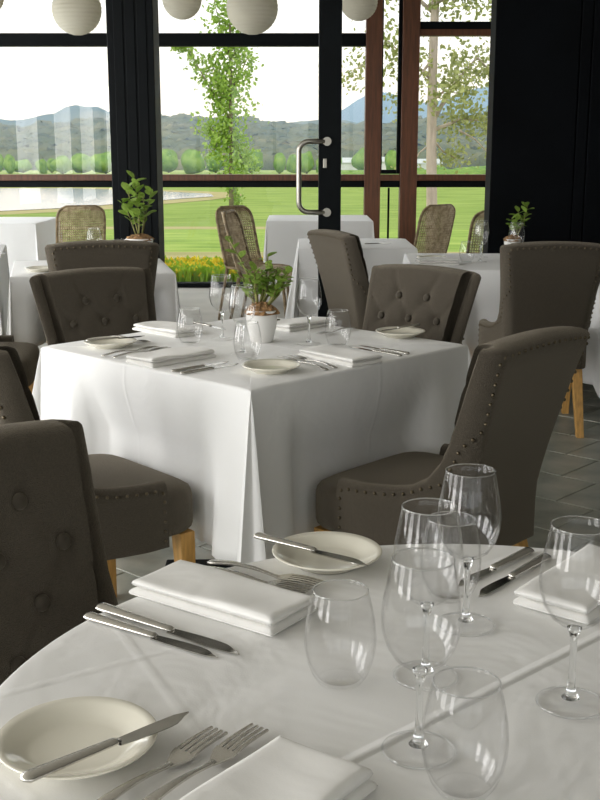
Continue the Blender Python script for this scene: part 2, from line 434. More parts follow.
# ------------------------------------------------------------------ chairs
def chair_profile():
    """columns of the upholstered shell: base (x, y), inward normal, top height"""
    cols = []
    W, yb, r = .256, -.232, .045
    def ztop_w(y):
        pts = [(.13, .498), (.05, .500), (-.03, .504), (-.08, .516), (-.118, .542), (-.145, .59), (-.161, .66), (-.170, .75), (-.176, .83), (-.182, .893)]
        if y >= pts[0][0]: return pts[0][1]
        for (y0, z0), (y1, z1) in zip(pts, pts[1:]):
            if y >= y1:
                t = (y0 - y) / (y0 - y1); return z0 + (z1 - z0) * t
        return pts[-1][1]
    ys = [.13, .10, .07, .04, .01, -.02, -.05, -.08, -.10, -.118, -.132, -.145, -.153, -.161, -.166, -.170, -.173, -.176, -.179, -.182]
    n = len(ys)
    for y in ys: cols.append((W, y, -1, 0, ztop_w(y), 0))
    for k in range(7):
        a = k / 6 * PI / 2; zt = .893 + (.899 - .893) * math.sin(a)
        cols.append((W - r + r * math.cos(a), yb + r - r * math.sin(a), -math.cos(a), math.sin(a), zt, math.sin(a)))
    nb = 34; xr = W - r
    for k in range(1, nb):
        x = xr - 2 * xr * k / nb; cols.append((x, yb, 0, 1, .899 + .010 * (1 - (x / xr) ** 2), 1))
    left = [(-c[0], c[1], -c[2], c[3], c[4], c[5]) for c in cols[:n + 7]][::-1]
    return cols + left
def shift(z):
    t = max(0, z - .45) / .46; return -.122 * t ** 1.2
def wfac(z, y):
    tp = 1 - .28 * max(0, min(1, (.06 - y) / .28)) ** 1.1      # the seat narrows towards the back
    t = max(0, (z - .45) / .46)
    return tp * (1 + .28 * t ** 1.3)
BUT = [(-.062, .800), (.062, .800), (-.125, .722), (0, .722), (.125, .722), (-.062, .640), (.062, .640), (-.125, .560), (0, .560), (.125, .560)]
SEG = []
for i, a in enumerate(BUT):
    for b in BUT[i + 1:]:
        if abs(abs(a[0] - b[0]) - .062) < .004 and abs(a[1] - b[1]) < .1: SEG.append((a, b))
SEG += [((-.062, .8), (-.10, .88)), ((.062, .8), (.10, .88)), ((-.062, .8), (0, .722)), ((-.125, .722), (-.19, .80)), ((.125, .722), (.19, .80)), ((-.125, .722), (-.19, .64)), ((.125, .722), (.19, .64))]
def tuft(x, z):
    d = 0
    for bx_, bz in BUT:
        q = ((x - bx_) ** 2 + (z - bz) ** 2); d -= .011 * math.exp(-q / (2 * .017 ** 2))
    m = 1
    for (ax, az), (bx_, bz) in SEG:
        vx, vz = bx_ - ax, bz - az; t = max(0, min(1, ((x - ax) * vx + (z - az) * vz) / (vx * vx + vz * vz)))
        m = min(m, math.hypot(x - ax - vx * t, z - az - vz * t))
    d -= .0045 * math.exp(-(m / .007) ** 2)
    return d
def shell_mesh():
    cols = chair_profile(); NO, NI, NR = 12, 44, 5; rows = []
    zb = .315
    def outer(c, z): 
        return Vector((c[0] * wfac(z, c[1]), c[1] + shift(z), z))
    def inner(c, z):
        th = .045 + .048 * c[5]
        x = (c[0] + c[2] * th) * wfac(z, c[1]); y = c[1] + c[3] * th + shift(z)
        if c[5] > .5:
            puff = .012 * math.sin(PI * max(0, min(1, (z - .45) / .46))) ** .6
            y += (puff + tuft(x, z)) * c[5]
        return Vector((x, y, z))
    for i in range(NO): rows.append([outer(c, zb + (c[4] - .018 - zb) * i / (NO - 1)) for c in cols])
    for i in range(1, NR + 1):
        a = PI * i / (NR + 1); row = []
        for c in cols:
            o_, i_ = outer(c, c[4] - .018), inner(c, c[4] - .018)
            p = o_.lerp(i_, (1 - math.cos(a)) / 2); p.z += .018 * math.sin(a); row.append(p)
        rows.append(row)
    for i in range(NI): rows.append([inner(c, (c[4] - .018) + (zb - c[4] + .018) * i / (NI - 1)) for c in cols])
    mb = MB(); nc = len(cols); vs = [p for r in rows for p in r]; nr = len(rows); fs = []
    for i in range(nr):
        i2 = (i + 1) % nr
        for j in range(nc - 1): fs.append((i * nc + j, i * nc + j + 1, i2 * nc + j + 1, i2 * nc + j))
    mb.add(vs, fs)
    for j in (0, nc - 1):   # close the wing fronts, strip by strip
        ring = [i * nc + j for i in range(nr)]
        a, b = 0, nr - 1
        while b - a >= 2:
            mb.f.append((ring[a], ring[a + 1], ring[b - 1], ring[b])) if b - a > 2 else mb.f.append((ring[a], ring[a + 1], ring[b]))
            a += 1; b -= 1
    return mb.mesh('backrest', angle=1.1), cols, outer
def seat_mesh():
    bm = bmesh.new(); bmesh.ops.create_cube(bm, size=1)
    for v in bm.verts: v.co = Vector((v.co.x * .494, v.co.y * .50 + .005, v.co.z * .15 + .397))
    bmesh.ops.subdivide_edges(bm, edges=bm.edges[:], cuts=9, use_grid_fill=True)
    for v in bm.verts:
        x, y, z = v.co.x / .247, (v.co.y - .005) / .25, (v.co.z - .397) / .075
        n = 7.0; L = (abs(x) ** n + abs(y) ** n + abs(z) ** n) ** (1 / n) if (x or y or z) else 1
        mx = max(abs(x), abs(y), abs(z))
        if L > 0: k = mx / L
        v.co.x *= k; v.co.y = .005 + (v.co.y - .005) * k; v.co.z = .397 + (v.co.z - .397) * k
        if z > .5: v.co.z += .014 * (1 - min(1, x * x)) * (1 - min(1, y * y))
        if v.co.y < -.17: v.co.y = -.17
        v.co.x *= 1 - .28 * max(0, min(1, (.06 - v.co.y) / .28)) ** 1.1
    me = bpy.data.meshes.new('seat'); bm.to_mesh(me); bm.free()
    me.polygons.foreach_set('use_smooth', [True] * len(me.polygons)); return me
def make_chair():
    root = empty('dining_chair')
    sh, cols, outer = shell_mesh()
    obj('seat', seat_mesh(), M['taupe'], root)
    obj('backrest', sh, M['taupe'], root)
    # studs along the rim of the shell, each a domed nail
    sm = MB(); n0 = len(cols); i0 = 8; i1 = 24
    def side(mir):
        P = []
        for k in range(1, i0 + 1): P.append((cols[k], cols[k][4] - .022))
        for k in range(1, 15):
            z = .50 + (.872 - .50) * k / 14; idx = i0 + (i1 - i0) * min(1, ((z - .50) / .37 * 2.0)) ** .75
            c = cols[int(round(idx))]; P.append((c, min(z, c[4] - .016)))
        out = []
        for c, z in P:
            if mir: c = (-c[0], c[1], -c[2], c[3], c[4], c[5])
            out.append(outer(c, z) + Vector((-c[2], -c[3], 0)) * .001)
        return out
    path = side(False) + [outer(c, c[4] - .024) + Vector((0, -.001, 0)) for c in cols[27:n0 - 27]] + side(True)[::-1]
    c0 = cols[0]; c1 = cols[-1]
    pre = [outer(c0, .335 + .012 * k) + Vector((.001, -.012, 0)) for k in range(12)]
    post = [outer(c1, .335 + .012 * (11 - k)) + Vector((-.001, -.012, 0)) for k in range(12)]
    path = pre + path + post; acc = 0; step = .027
    for a, b in zip(path, path[1:]):
        d = (b - a).length
        while acc < d:
            sm.sphere(a.lerp(b, acc / d), 0.0052, 7, 4); acc += step
        acc -= d
    so = obj('stud_trim', sm, M['stud'], root); so['kind'] = 'stuff'
    bmh = MB(); bmh.lathe([(0, -.004), (.012, -.003), (.0145, .002), (.011, .0065), (.005, .008), (0, .0085)], 14)
    bme = bmh.mesh('button'); bme.materials.append(M['taupe_dark'])
    for x, z in BUT:
        y = -.232 + .093 + shift(z) + .012 * math.sin(PI * (z - .45) / .46) ** .6 - .008
        obj('button', bme, None, root, (x, y, z), (-PI / 2 + .28, 0, 0))
    for sx in (-1, 1):
        for fr in (True, False):
            lm = MB()
            if fr: top, bot = Vector((sx * .205, .21, .33)), Vector((sx * .21, .222, 0))
            else: top, bot = Vector((sx * .155, -.165, .33)), Vector((sx * .165, -.27, 0))
            a, b = .024, .0165
            vs = [bot + Vector((dx * b, dy * b, 0)) for dx, dy in ((-1, -1), (1, -1), (1, 1), (-1, 1))] + [top + Vector((dx * a, dy * a, 0)) for dx, dy in ((-1, -1), (1, -1), (1, 1), (-1, 1))]
            lm.add(vs, [(0, 3, 2, 1), (4, 5, 6, 7), (0, 1, 5, 4), (1, 2, 6, 5), (2, 3, 7, 6), (3, 0, 4, 7)])
            obj('leg', lm.mesh('leg', smooth=False, bevel=.003), M['oak'], root)
    return root
CH = [  # x, y, heading dx, dy, scale, label
    (0.365, 2.965, -0.74, 0.67, 1, 'taupe dining chair with its studded back to the camera, right of the middle square table'),
    (-0.615, 2.94, 0.75, 0.66, 1, 'taupe dining chair with oak legs showing its seat side, left of the middle square table'),
    (-0.6, 3.93, 0.58, -0.81, 1.015, 'dark taupe chair with buttoned back at the far left side of the middle square table'),
    (0.27, 4, -0.66, -0.75, 1.02, 'taupe chair with buttoned back at the far right side of the middle square table'),
    (-0.325, 1.52, 0.74, -0.67, 1, 'large dark buttoned chair back at the round table in the lower left corner'),
    (-0.955, 5.4, -0.2, 0.98, 1.05, 'dark chair with a studded top edge in front of the left rear table'),
    (.45, 6.00, .91, .42, 1.04, 'upright taupe chair seen from its side below the door handle'),
    (1.175, 5.5, 0, 1, 1.035, 'broad studded chair back standing before the black wall at the right rear table'),
    (-1.45, 4.97, 0.99, 0.12, 1, 'dark chair cut off by the left edge with only its seat in view'),
]
proto = make_chair()
CHAIRS = []
for i, (x, y, dx, dy, s, lab) in enumerate(CH):
    o = proto if i == 0 else copy_tree(proto)
    CHAIRS.append(o)
for o, (x, y, dx, dy, s, lab) in zip(CHAIRS, CH):
    o.location = (x, y, 0); o.rotation_euler = (0, 0, heading(dx, dy)); o.scale = (s, s, s)
    tag(o, lab, 'chair', 'studded taupe dining chairs')

# ------------------------------------------------------------------ tables and cloths
TZ = .75
def chair_push(p, reach=.275):
    """keep hanging cloth in front of chairs that are pushed in (world point in, world point out)"""
    for (x, y, dx, dy, s, lab) in CH:
        l = math.hypot(dx, dy); dx, dy = dx / l, dy / l
        rx, ry = p.x - x, p.y - y
        f = rx * dx + ry * dy; r = rx * dy - ry * dx
        lim = .262 * s
        if abs(r) < .33 and -.3 < f < lim + .06:
            w = 1.0 if abs(r) < .268 else max(0, 1 - (abs(r) - .268) / .06)
            zf = 1.0 if p.z < .53 else max(0, 1 - (p.z - .53) / .16)
            add = max(0, lim + .012 - f) * w * zf
            p = Vector((p.x + dx * add, p.y + dy * add, p.z))
    return p

def square_cloth(name, cx, cy, sx, sy, rz, drop, lab, flare=.10, corner=.10, mat_=None, seed=1, res=.03, clip_other=None):
    rnd = random.Random(seed)
    hx, hy = sx / 2, sy / 2
    per = []   # (base point, outward dir, cornerness)
    def edge(p0, p1, nrm, cnt):
        for k in range(1, cnt):
            t = k / cnt; per.append((p0 + (p1 - p0) * t, nrm, 0, t))
    cs = [Vector((-hx, -hy)), Vector((hx, -hy)), Vector((hx, hy)), Vector((-hx, hy))]
    ns = [Vector((0, -1)), Vector((1, 0)), Vector((0, 1)), Vector((-1, 0))]
    NCN = 12
    for e in range(4):
        p0, p1 = cs[e], cs[(e + 1) % 4]
        edge(p0, p1, ns[e], max(6, int((p1 - p0).length / res)))
        n0, n1 = ns[e], ns[(e + 1) % 4]
        for k in range(NCN + 1):
            a = k / NCN * PI / 2; d = n0 * math.cos(a) + n1 * math.sin(a); per.append((p1, d, math.sin(2 * a), a))
    cr, sr = math.cos(rz), math.sin(rz)
    ph = [rnd.uniform(0, 6.28) for _ in range(8)]
    rows = []; NV = 16
    R = .006
    def W(p): return Vector((cx + p[0] * cr - p[1] * sr, cy + p[0] * sr + p[1] * cr, p[2]))
    for j in range(NV + 1):
        row = []
        for i, (b, d, c, t) in enumerate(per):
            if j <= 3:
                a = j / 3 * PI / 2; off = -R + R * math.sin(a); z = TZ - R + R * math.cos(a); q = b + d * off
            else:
                v = (j - 3) / (NV - 3)
                dz = drop * v
                if c > 0:
                    # the cloth's square corner: a box fold with two ridges, hanging lower
                    ridge = math.exp(-((t - PI * .16) / .17) ** 2) + math.exp(-((t - PI * .36) / .15) ** 2) * .9
                    off = (flare * .35 + corner * (.62 + .40 * ridge) * math.sqrt(c)) * v ** .95
                    dz = drop * v * (1 + .18 * c)
                else:
                    s = b.x * d.y - b.y * d.x
                    endd = min(1, min(t, 1 - t) / .18)
                    wave = .5 + .5 * math.sin(s * 9 + ph[int(d.x + 2)]) * .6 + .3 * math.sin(s * 21 + ph[int(d.y + 4)])
                    off = flare * (.35 + .35 * wave * endd) * v ** 1.2 * (.5 + .5 * endd) + flare * .35 * v * (1 - endd) * .5
                z = TZ - R - dz * 1.0
                z = max(z, .012)
                q = b + d * off
            p = W((q.x, q.y, z))
            if j > 3: p = chair_push(p)
            row.append(p)
        rows.append(row)
    mb = MB(); n = len(per)
    mb.grid(rows, close_u=True)
    # the top, as rings shrinking to the middle
    prev = list(range(n)); base = len(mb.v)
    for k in (0.75, .5, .25):
        ids = []
        for p in rows[0]:
            ids.append(len(mb.v)); mb.v.append((cx + (p.x - cx) * k, cy + (p.y - cy) * k, TZ))
        for i in range(n):
            i2 = (i + 1) % n; mb.f.append((prev[i], ids[i], ids[i2], prev[i2]))
        prev = ids
    cidx = len(mb.v); mb.v.append((cx, cy, TZ))
    for i in range(n): mb.f.append((prev[i], cidx, prev[(i + 1) % n]))
    mb.v = [(x - cx, y - cy, z) for x, y, z in mb.v]
    bm_me = mb.mesh(name, angle=1.2)
    bm = bmesh.new(); bm.from_mesh(bm_me); bmesh.ops.remove_doubles(bm, verts=bm.verts, dist=1e-5); bmesh.ops.recalc_face_normals(bm, faces=bm.faces); bm.to_mesh(bm_me); bm.free()
    o = obj(name, bm_me, mat_ or M['linen'], None, (cx, cy, 0))
    md = o.modifiers.new('thickness', 'SOLIDIFY'); md.thickness = .0022; md.offset = -1
    tag(o, lab, 'tablecloth', 'white cloths on the square tables')
    return o
def square_table(cx, cy, sx, sy, rz, lab):
    t = empty('dining_table', (cx, cy, 0), rz); tag(t, lab, 'table', 'square dining tables')
    m = MB(); m.box(-sx / 2 + .012, sx / 2 - .012, -sy / 2 + .012, sy / 2 - .012, TZ - .038, TZ - .006); obj('tabletop', m.mesh('tabletop', smooth=False, bevel=.003), M['oak'], t)
    m = MB(); m.tube([(0, 0, .03), (0, 0, TZ - .04)], .04, 16); obj('pedestal', m.mesh('pedestal', angle=.8), M['black'], t)
    for k in range(2):
        m = MB(); m.box(-.30, .30, -.035, .035, .0, .032, Matrix.Rotation(PI / 4 + k * PI / 2, 4, 'Z')); obj('foot', m.mesh('foot', smooth=False, bevel=.005), M['black'], t)
    return t
mid_rz = math.radians(46.2)
square_table(-.14, 3.466, .945, .945, mid_rz, 'square pedestal table under the white cloth in the middle of the room')
def rowf(x, y): return (math.cos(mid_rz) * x + math.sin(mid_rz) * y)
c_, s_ = math.cos(mid_rz), math.sin(mid_rz)
mid_linen = cloth_mat('white_linen_pressed', (.80, .80, .79), [(c_, s_, .04, .14), (-s_, c_, .05, .12)])
square_cloth('tablecloth', -.14, 3.466, .945, .945, mid_rz, .46, 'white cloth with pressed folds hanging from the square table in the middle', mat_=mid_linen, seed=3)
square_table(-1.10, 5.90, .80, .80, math.radians(12.5), 'square pedestal table under the cloth beside the pillar at the left')
square_cloth('tablecloth', -1.10, 5.90, .80, .80, math.radians(12.5), .34, 'white cloth on the left rear table with a potted plant in front of the pillar', seed=5, flare=.03, corner=.04)
square_table(-2.15, 6.42, .86, 1.66, math.radians(12.5), 'long table at the left edge under a white cloth')
square_cloth('tablecloth', -2.15, 6.42, .86, 1.66, math.radians(12.5), .42, 'white cloth on the long table cut off by the left edge', seed=6, flare=.02, corner=.02)
square_table(1.07, 6.20, .93, .95, math.radians(-2), 'square pedestal table under the cloth before the black wall')
square_cloth('tablecloth', 1.07, 6.20, .93, .95, math.radians(-2), .58, 'white cloth on the right rear table in front of the black wall', seed=7, flare=.10)
square_table(.36, 7.42, .74, .80, 0, 'square pedestal table just beyond the open door')
square_cloth('tablecloth', .36, 7.42, .74, .80, 0, .55, 'white cloth on the table just beyond the door handle', seed=8)
square_table(.17, 10.22, .92, .92, 0, 'veranda table under a white cloth in the middle of the glazing')
square_cloth('tablecloth', .17, 10.22, .92, .92, 0, .58, 'white cloth on the veranda table beside the rattan chair', seed=9, flare=.05, corner=.05)
square_table(-2.68, 9.9, .95, .95, 0, 'veranda table under a white cloth at the left edge')
square_cloth('tablecloth', -2.68, 9.9, .95, .95, 0, .58, 'white cloth on the veranda table by the lake view at the left edge', seed=10, flare=.05, corner=.05)

# round table in front
RX, RY, RR = .222, 1.085, .578
rt = empty('round_table', (RX, RY, 0)); tag(rt, 'round pedestal table under the white cloth in the foreground', 'table')
m = MB(); m.lathe([(0, TZ - .036), (RR - .02, TZ - .036), (RR - .015, TZ - .022), (RR - .02, TZ - .006), (0, TZ - .006)], 64); obj('tabletop', m.mesh('tabletop', angle=.6), M['oak'], rt)
m = MB(); m.lathe([(0, .02), (.24, .02), (.25, .03), (.06, .06), (.045, .1), (.045, TZ - .05), (.14, TZ - .037), (0, TZ - .037)], 32); obj('pedestal', m.mesh('pedestal', angle=.6), M['black'], rt)
for k in range(4):
    m = MB(); m.box(.1, .30, -.03, .03, 0, .025, Matrix.Rotation(k * PI / 2, 4, 'Z')); obj('foot', m.mesh('foot', smooth=False, bevel=.004), M['black'], rt)
fd = Vector((.38 - .083, 1.321 - 1.052)).normalized(); fn = Vector((-fd.y, fd.x)); fc = fn.dot(Vector((.083 - RX, 1.052 - RY)))
fn2 = fd; 
rlinen = cloth_mat('round_linen', (.76, .755, .735), [(fn.x, fn.y, fc, .55), (-.55, .83, .37, .07), (fn2.x, fn2.y, -.44, .05), (.9, .43, -.30, .06)], wrinkle=.42)
rows = []; NA = 160; drop = .235
for k, rr in enumerate([.04, .09, .16, .24, .32, .40, .46, .52, .555, RR - .006]):
    rows.append([Vector((rr * math.cos(2 * PI * a / NA), rr * math.sin(2 * PI * a / NA), TZ)) for a in range(NA)])
for j in range(1, 4):
    a = j / 3 * PI / 2; rows.append([Vector(((RR - .006 + .006 * math.sin(a)) * math.cos(2 * PI * q / NA), (RR - .006 + .006 * math.sin(a)) * math.sin(2 * PI * q / NA), TZ - .006 + .006 * math.cos(a))) for q in range(NA)])
for j in range(1, 9):
    v = j / 8; row = []
    for q in range(NA):
        a = 2 * PI * q / NA; r = RR + (.012 + .014 * math.sin(a * 14 + .6 * math.sin(a * 3)) + .01 * math.sin(a * 23 + 1)) * v ** 1.2
        row.append(Vector((r * math.cos(a), r * math.sin(a), TZ - .006 - drop * v)))
    rows.append(row)
m = MB(); m.grid(rows, close_u=True); m.v.append((0, 0, TZ)); m.f += [(len(m.v) - 1, (q + 1) % NA, q) for q in range(NA)]; cme = m.mesh('tablecloth')
rc = obj('tablecloth', cme, rlinen, None, (RX, RY, 0)); md = rc.modifiers.new('thickness', 'SOLIDIFY'); md.thickness = .002; md.offset = -1
tag(rc, 'white creased cloth covering the round table in the foreground', 'tablecloth')

# ------------------------------------------------------------------ table ware
def wine_meshes():
    b = MB()
    outp = [(.006, .093), (.016, .0965), (.027, .105), (.0355, .119), (.0405, .136), (.0415, .150), (.0395, .170), (.0355, .192), (.0318, .212)]
    inn = [(r - .0013, z + (.003 if i < 2 else .001)) for i, (r, z) in enumerate(outp)][1:]
    b.lathe([(0, .0925)] + outp + [(.0312, .2135)] + inn[::-1] + [(0, .098)], 40)
    st = MB()
    st.lathe([(0, .0945), (.006, .0935), (.0085, .0925), (.0058, .087), (.0042, .078), (.0037, .062), (.0038, .04), (.0046, .022), (.0068, .012), (.0105, .0078), (0, .0072)], 24)
    ft = MB()
    ft.lathe([(0, .0085), (.010, .008), (.020, .0048), (.032, .0028), (.0378, .0022), (.0385, .0012), (.0375, .0003), (0, .0003)], 40)
    return b.mesh('bowl'), st.mesh('stem'), ft.mesh('foot')
wb_me, ws_me, wf_me = wine_meshes()
wb_me.materials.append(M['bowl']); ws_me.materials.append(M['glass']); wf_me.materials.append(M['foot'])
rm = MB(); rm.tube([(.0316 * math.cos(a), .0316 * math.sin(a), .2128) for a in [2 * PI * q / 48 for q in range(49)]], .00075, 6, caps=False)
fr_ = MB(); fr_.tube([(.0378 * math.cos(a), .0378 * math.sin(a), .0014) for a in [2 * PI * q / 48 for q in range(49)]], .0011, 6, caps=False)
wfr_me = fr_.mesh('foot_edge'); wfr_me.materials.append(M['glass'])
wr_me = rm.mesh('rim'); wr_me.materials.append(M['glass'])
rm = MB(); rm.tube([(.0323 * math.cos(a), .0323 * math.sin(a), .1166) for a in [2 * PI * q / 48 for q in range(49)]], .00075, 6, caps=False)
tr_me = rm.mesh('rim'); tr_me.materials.append(M['glass'])
def wine(x, y, z, lab, group, s=.975):
    t = empty('wine_glass', (x, y, z)); t.scale = (s, s, s); tag(t, lab, 'wine glass', group)
    obj('bowl', wb_me, None, t); obj('stem', ws_me, None, t); ft = obj('foot', wf_me, None, t); obj('foot_edge', wfr_me, None, ft); obj('rim', wr_me, None, t); return t
def tumbler_meshes():
    b = MB()
    outp = [(.0265, .004), (.033, .013), (.0385, .028), (.0418, .045), (.0425, .058), (.0405, .080), (.0365, .100), (.0325, .116)]
    inn = [(r - .0014, z + (.004 if i < 2 else .0005)) for i, (r, z) in enumerate(outp)]
    b.lathe(outp + [(.0319, .1172)] + inn[::-1] + [(0, .0085)], 40)
    f = MB(); f.lathe([(0, .0002), (.022, .0002), (.0262, .0025), (.0275, .005), (.020, .0078), (0, .0082)], 36)
    return b.mesh('bowl'), f.mesh('base')
tb_me, tf_me = tumbler_meshes(); tb_me.materials.append(M['bowl']); tf_me.materials.append(M['foot'])
def tumbler(x, y, z, lab, group, s=.975):
    t = empty('stemless_glass', (x, y, z)); t.scale = (s, s, s); tag(t, lab, 'glass', group)
    obj('bowl', tb_me, None, t); obj('base', tf_me, None, t); obj('rim', tr_me, None, t); return t

pm_ = MB(); pm_.lathe([(0, .003), (.040, .003), (.043, .0005), (.047, .0005), (.050, .004), (.060, .0085), (.072, .0145), (.080, .0185), (.0818, .0205), (.0805, .0218), (.072, .0180), (.060, .0125), (.052, .0085), (.046, .0072), (0, .0068)], 56)
plate_me = pm_.mesh('plate'); plate_me.materials.append(M['china'])
def plate(x, y, z, lab, group='bread plates', s=1.0):
    o = obj('bread_plate', plate_me, None, None, (x, y, z)); o.scale = (s, s, s); tag(o, lab, 'plate', group); return o

def knife_meshes(L=.215):
    """lies along +x from the butt of the handle (x=0) to the tip; blade on its side"""
    h = MB(); n = 24; pts = []; rad = []
    hl = L * .52
    for k in range(n + 1):
        t = k / n; x = hl * t; w = .0062 + .0030 * (1 - t) ** 1.0
        if k == 0: w *= .55
        pts.append((x, 0, .0048)); rad.append(w)
    h.tube([(-.002, 0, .0048)] + pts + [(hl + .006, 0, .0042)], [.0015] + rad + [.0042], 24, flat=.50)
    b = MB(); up = []; lo = []
    x0 = hl + .002; bl = L - x0
    for k in range(13):
        t = k / 12; x = x0 + bl * t
        top = .0065 + .001 * math.sin(PI * t) - (.004 * max(0, t - .85) / .15)
        bot = -.0065 - .0035 * math.sin(PI * min(1, t * .9)) + (.0125 * max(0, (t - .70) / .30) ** 1.6)
        up.append((x, top)); lo.append((x, min(bot, top - .0006)))
    vs = []; 
    for (x, y) in up: vs.append((x, y, .0030))
    for (x, y) in lo: vs.append((x, y, .0024))
    for (x, y) in up: vs.append((x, y, .0012))
    for (x, y) in lo: vs.append((x, y, .0016))
    n = 13; fs = []
    for k in range(n - 1):
        fs += [(k, k + 1, n + k + 1, n + k), (2 * n + k, 3 * n + k, 3 * n + k + 1, 2 * n + k + 1), (k, 2 * n + k, 2 * n + k + 1, k + 1), (n + k, n + k + 1, 3 * n + k + 1, 3 * n + k)]
    fs += [(0, n, 3 * n, 2 * n), (n - 1, 3 * n - 1, 4 * n - 1, 2 * n - 1)]
    b.add(vs, fs)
    return h.mesh('handle'), b.mesh('blade', angle=.5)
kh_me, kb_me = knife_meshes(); kh_me.materials.append(M['steel']); kb_me.materials.append(M['steel_dark'])
bh_me, bb_me = knife_meshes(.205); bh_me.materials.append(M['steel']); bb_me.materials.append(M['steel_dark'])
def knife(p0, p1, z, lab, group='knives', z1=None, flip=False, butter=False, name='table_knife'):
    t = empty(name); dx, dy = p1[0] - p0[0], p1[1] - p0[1]; L = math.hypot(dx, dy)
    t.location = (p0[0], p0[1], z)
    t.rotation_euler = (PI if False else 0, -math.atan2((z1 if z1 is not None else z) - z, L), math.atan2(dy, dx))
    sc = L / (.205 if butter else .215); t.scale = (sc, -1 if flip else 1, 1)
    t.scale = (sc, (-1 if flip else 1) * max(1, sc), 1)
    obj('handle', bh_me if butter else kh_me, None, t); obj('blade', bb_me if butter else kb_me, None, t)
    tag(t, lab, 'knife', group); return t
def fork_meshes(L=.20):
    """along +x: handle end at 0, tine tips at L"""
    def zc(x):
        t = x / L
        return .0035 + .006 * math.sin(PI * min(1, t / .62)) * (1 if t < .62 else 0) + (.0 if t < .62 else .0035 * math.sin(PI * (t - .62) / .38) + .004 * ((t - .62) / .38) ** 2)
    def strip(prof, th=.0022):
        mb = MB(); up = [Vector((x, a, zc(x) + th)) for x, a, b in prof]; lo = [Vector((x, b, zc(x) + th)) for x, a, b in prof]
        ud = [p - Vector((0, 0, th)) for p in up]; ld = [p - Vector((0, 0, th)) for p in lo]; n = len(prof)
        fs = []
        for k in range(n - 1):
            fs += [(k, k + 1, n + k + 1, n + k), (2 * n + k, 3 * n + k, 3 * n + k + 1, 2 * n + k + 1), (k, 2 * n + k, 2 * n + k + 1, k + 1), (n + k, n + k + 1, 3 * n + k + 1, 3 * n + k)]
        fs += [(0, n, 3 * n, 2 * n), (n - 1, 3 * n - 1, 4 * n - 1, 2 * n - 1)]
        mb.add(up + lo + ud + ld, fs); return mb
    hp = []
    for k in range(17):
        t = k / 16; x = L * .64 * t
        w = .0085 - .0055 * min(1, t / .75) if t > .04 else .006
        hp.append((x, w, -w))
    h = strip(hp, .003)
    hd = MB(); prof = []
    for k in range(7):
        t = k / 6; x = L * (.61 + .13 * t); w = .003 + .0102 * math.sin(t * PI / 2) ** 1.3; prof.append((x, w, -w))
    s = strip(prof); hd.add(s.v, s.f)
    for q in range(4):
        yc = -.0132 + .0264 * (q + .5) / 4; prof = []
        for k in range(7):
            t = k / 6; x = L * (.735 + .265 * t); w = .0021 - .0007 * t; prof.append((x, yc + w, yc - w))
        s = strip(prof); hd.add(s.v, s.f)
    return h.mesh('handle', bevel=.0006), hd.mesh('tines', angle=.7)
fh_me, ft_me = fork_meshes(); fh_me.materials.append(M['steel']); ft_me.materials.append(M['steel'])
def fork(p0, p1, z, lab, group='forks', z1=None):
    """p0 handle end, p1 tine tips"""
    t = empty('table_fork'); dx, dy = p1[0] - p0[0], p1[1] - p0[1]; L = math.hypot(dx, dy)
    t.location = (p0[0], p0[1], z); t.rotation_euler = (0, -math.atan2((z1 if z1 is not None else z) - z, L), math.atan2(dy, dx)); t.scale = (L / .20, 1, 1)
    obj('handle', fh_me, None, t); obj('tines', ft_me, None, t); tag(t, lab, 'fork', group); return t

def napkin(x, y, z, w, d, rz, lab, layers=2, th=.011, seed=0, soft=.010):
    """folded linen: layers joined by a rolled fold along one long side"""
    rnd = random.Random(seed); root = empty('napkin', (x, y, z), rz); tag(root, lab, 'napkin', 'folded white napkins')
    for k in range(layers):
        mb = MB(); nx, ny = 18, 12; ph = rnd.uniform(0, 6)
        ww = w * (1 - .02 * k); dd = d * (1 - .03 * k); oy = .002 * k * (1 if k % 2 else -1)
        z0 = k * th
        def top(u, v):
            e = min(1, min(u, 1 - u) * ww / soft, min(v, 1 - v) * dd / soft); e = math.sqrt(max(0, 1 - (1 - e) ** 2))
            return z0 + th * .48 + (th * .50 - .0002) * e + (.0022 * math.sin(u * 7 + ph) * math.sin(v * 4 + ph * 2) + .0012 * math.sin(u * 3 - v * 5 + ph)) * e * (1 if k == layers - 1 else .0)
        def bot(u, v):
            e = min(1, min(u, 1 - u) * ww / soft, min(v, 1 - v) * dd / soft); e = math.sqrt(max(0, 1 - (1 - e) ** 2))
            return z0 + th * .48 - th * .46 * e
        us = [0, .008, .025] + [i / nx for i in range(1, nx)] + [.975, .992, 1]; vs_ = [0, .015, .05] + [j / ny for j in range(1, ny)] + [.95, .985, 1]
        A = [[Vector(((u - .5) * ww, (v - .5) * dd + oy, top(u, v))) for u in us] for v in vs_]
        B = [[Vector(((u - .5) * ww, (v - .5) * dd + oy, bot(u, v))) for u in us] for v in vs_]
        mb.grid(A); mb.grid(B); o1 = len(A) * len(us); nu, nv = len(us), len(vs_)
        per = [(0, i) for i in range(nu)] + [(j, nu - 1) for j in range(1, nv)] + [(nv - 1, i) for i in range(nu - 2, -1, -1)] + [(j, 0) for j in range(nv - 2, 0, -1)]
        for a, b in zip(per, per[1:] + per[:1]):
            ia, ib = a[0] * nu + a[1], b[0] * nu + b[1]; mb.f.append((ia, ib, o1 + ib, o1 + ia))
        obj('folded_layer', mb, M['napkin'], root)
    return root
ZT = TZ + .0006
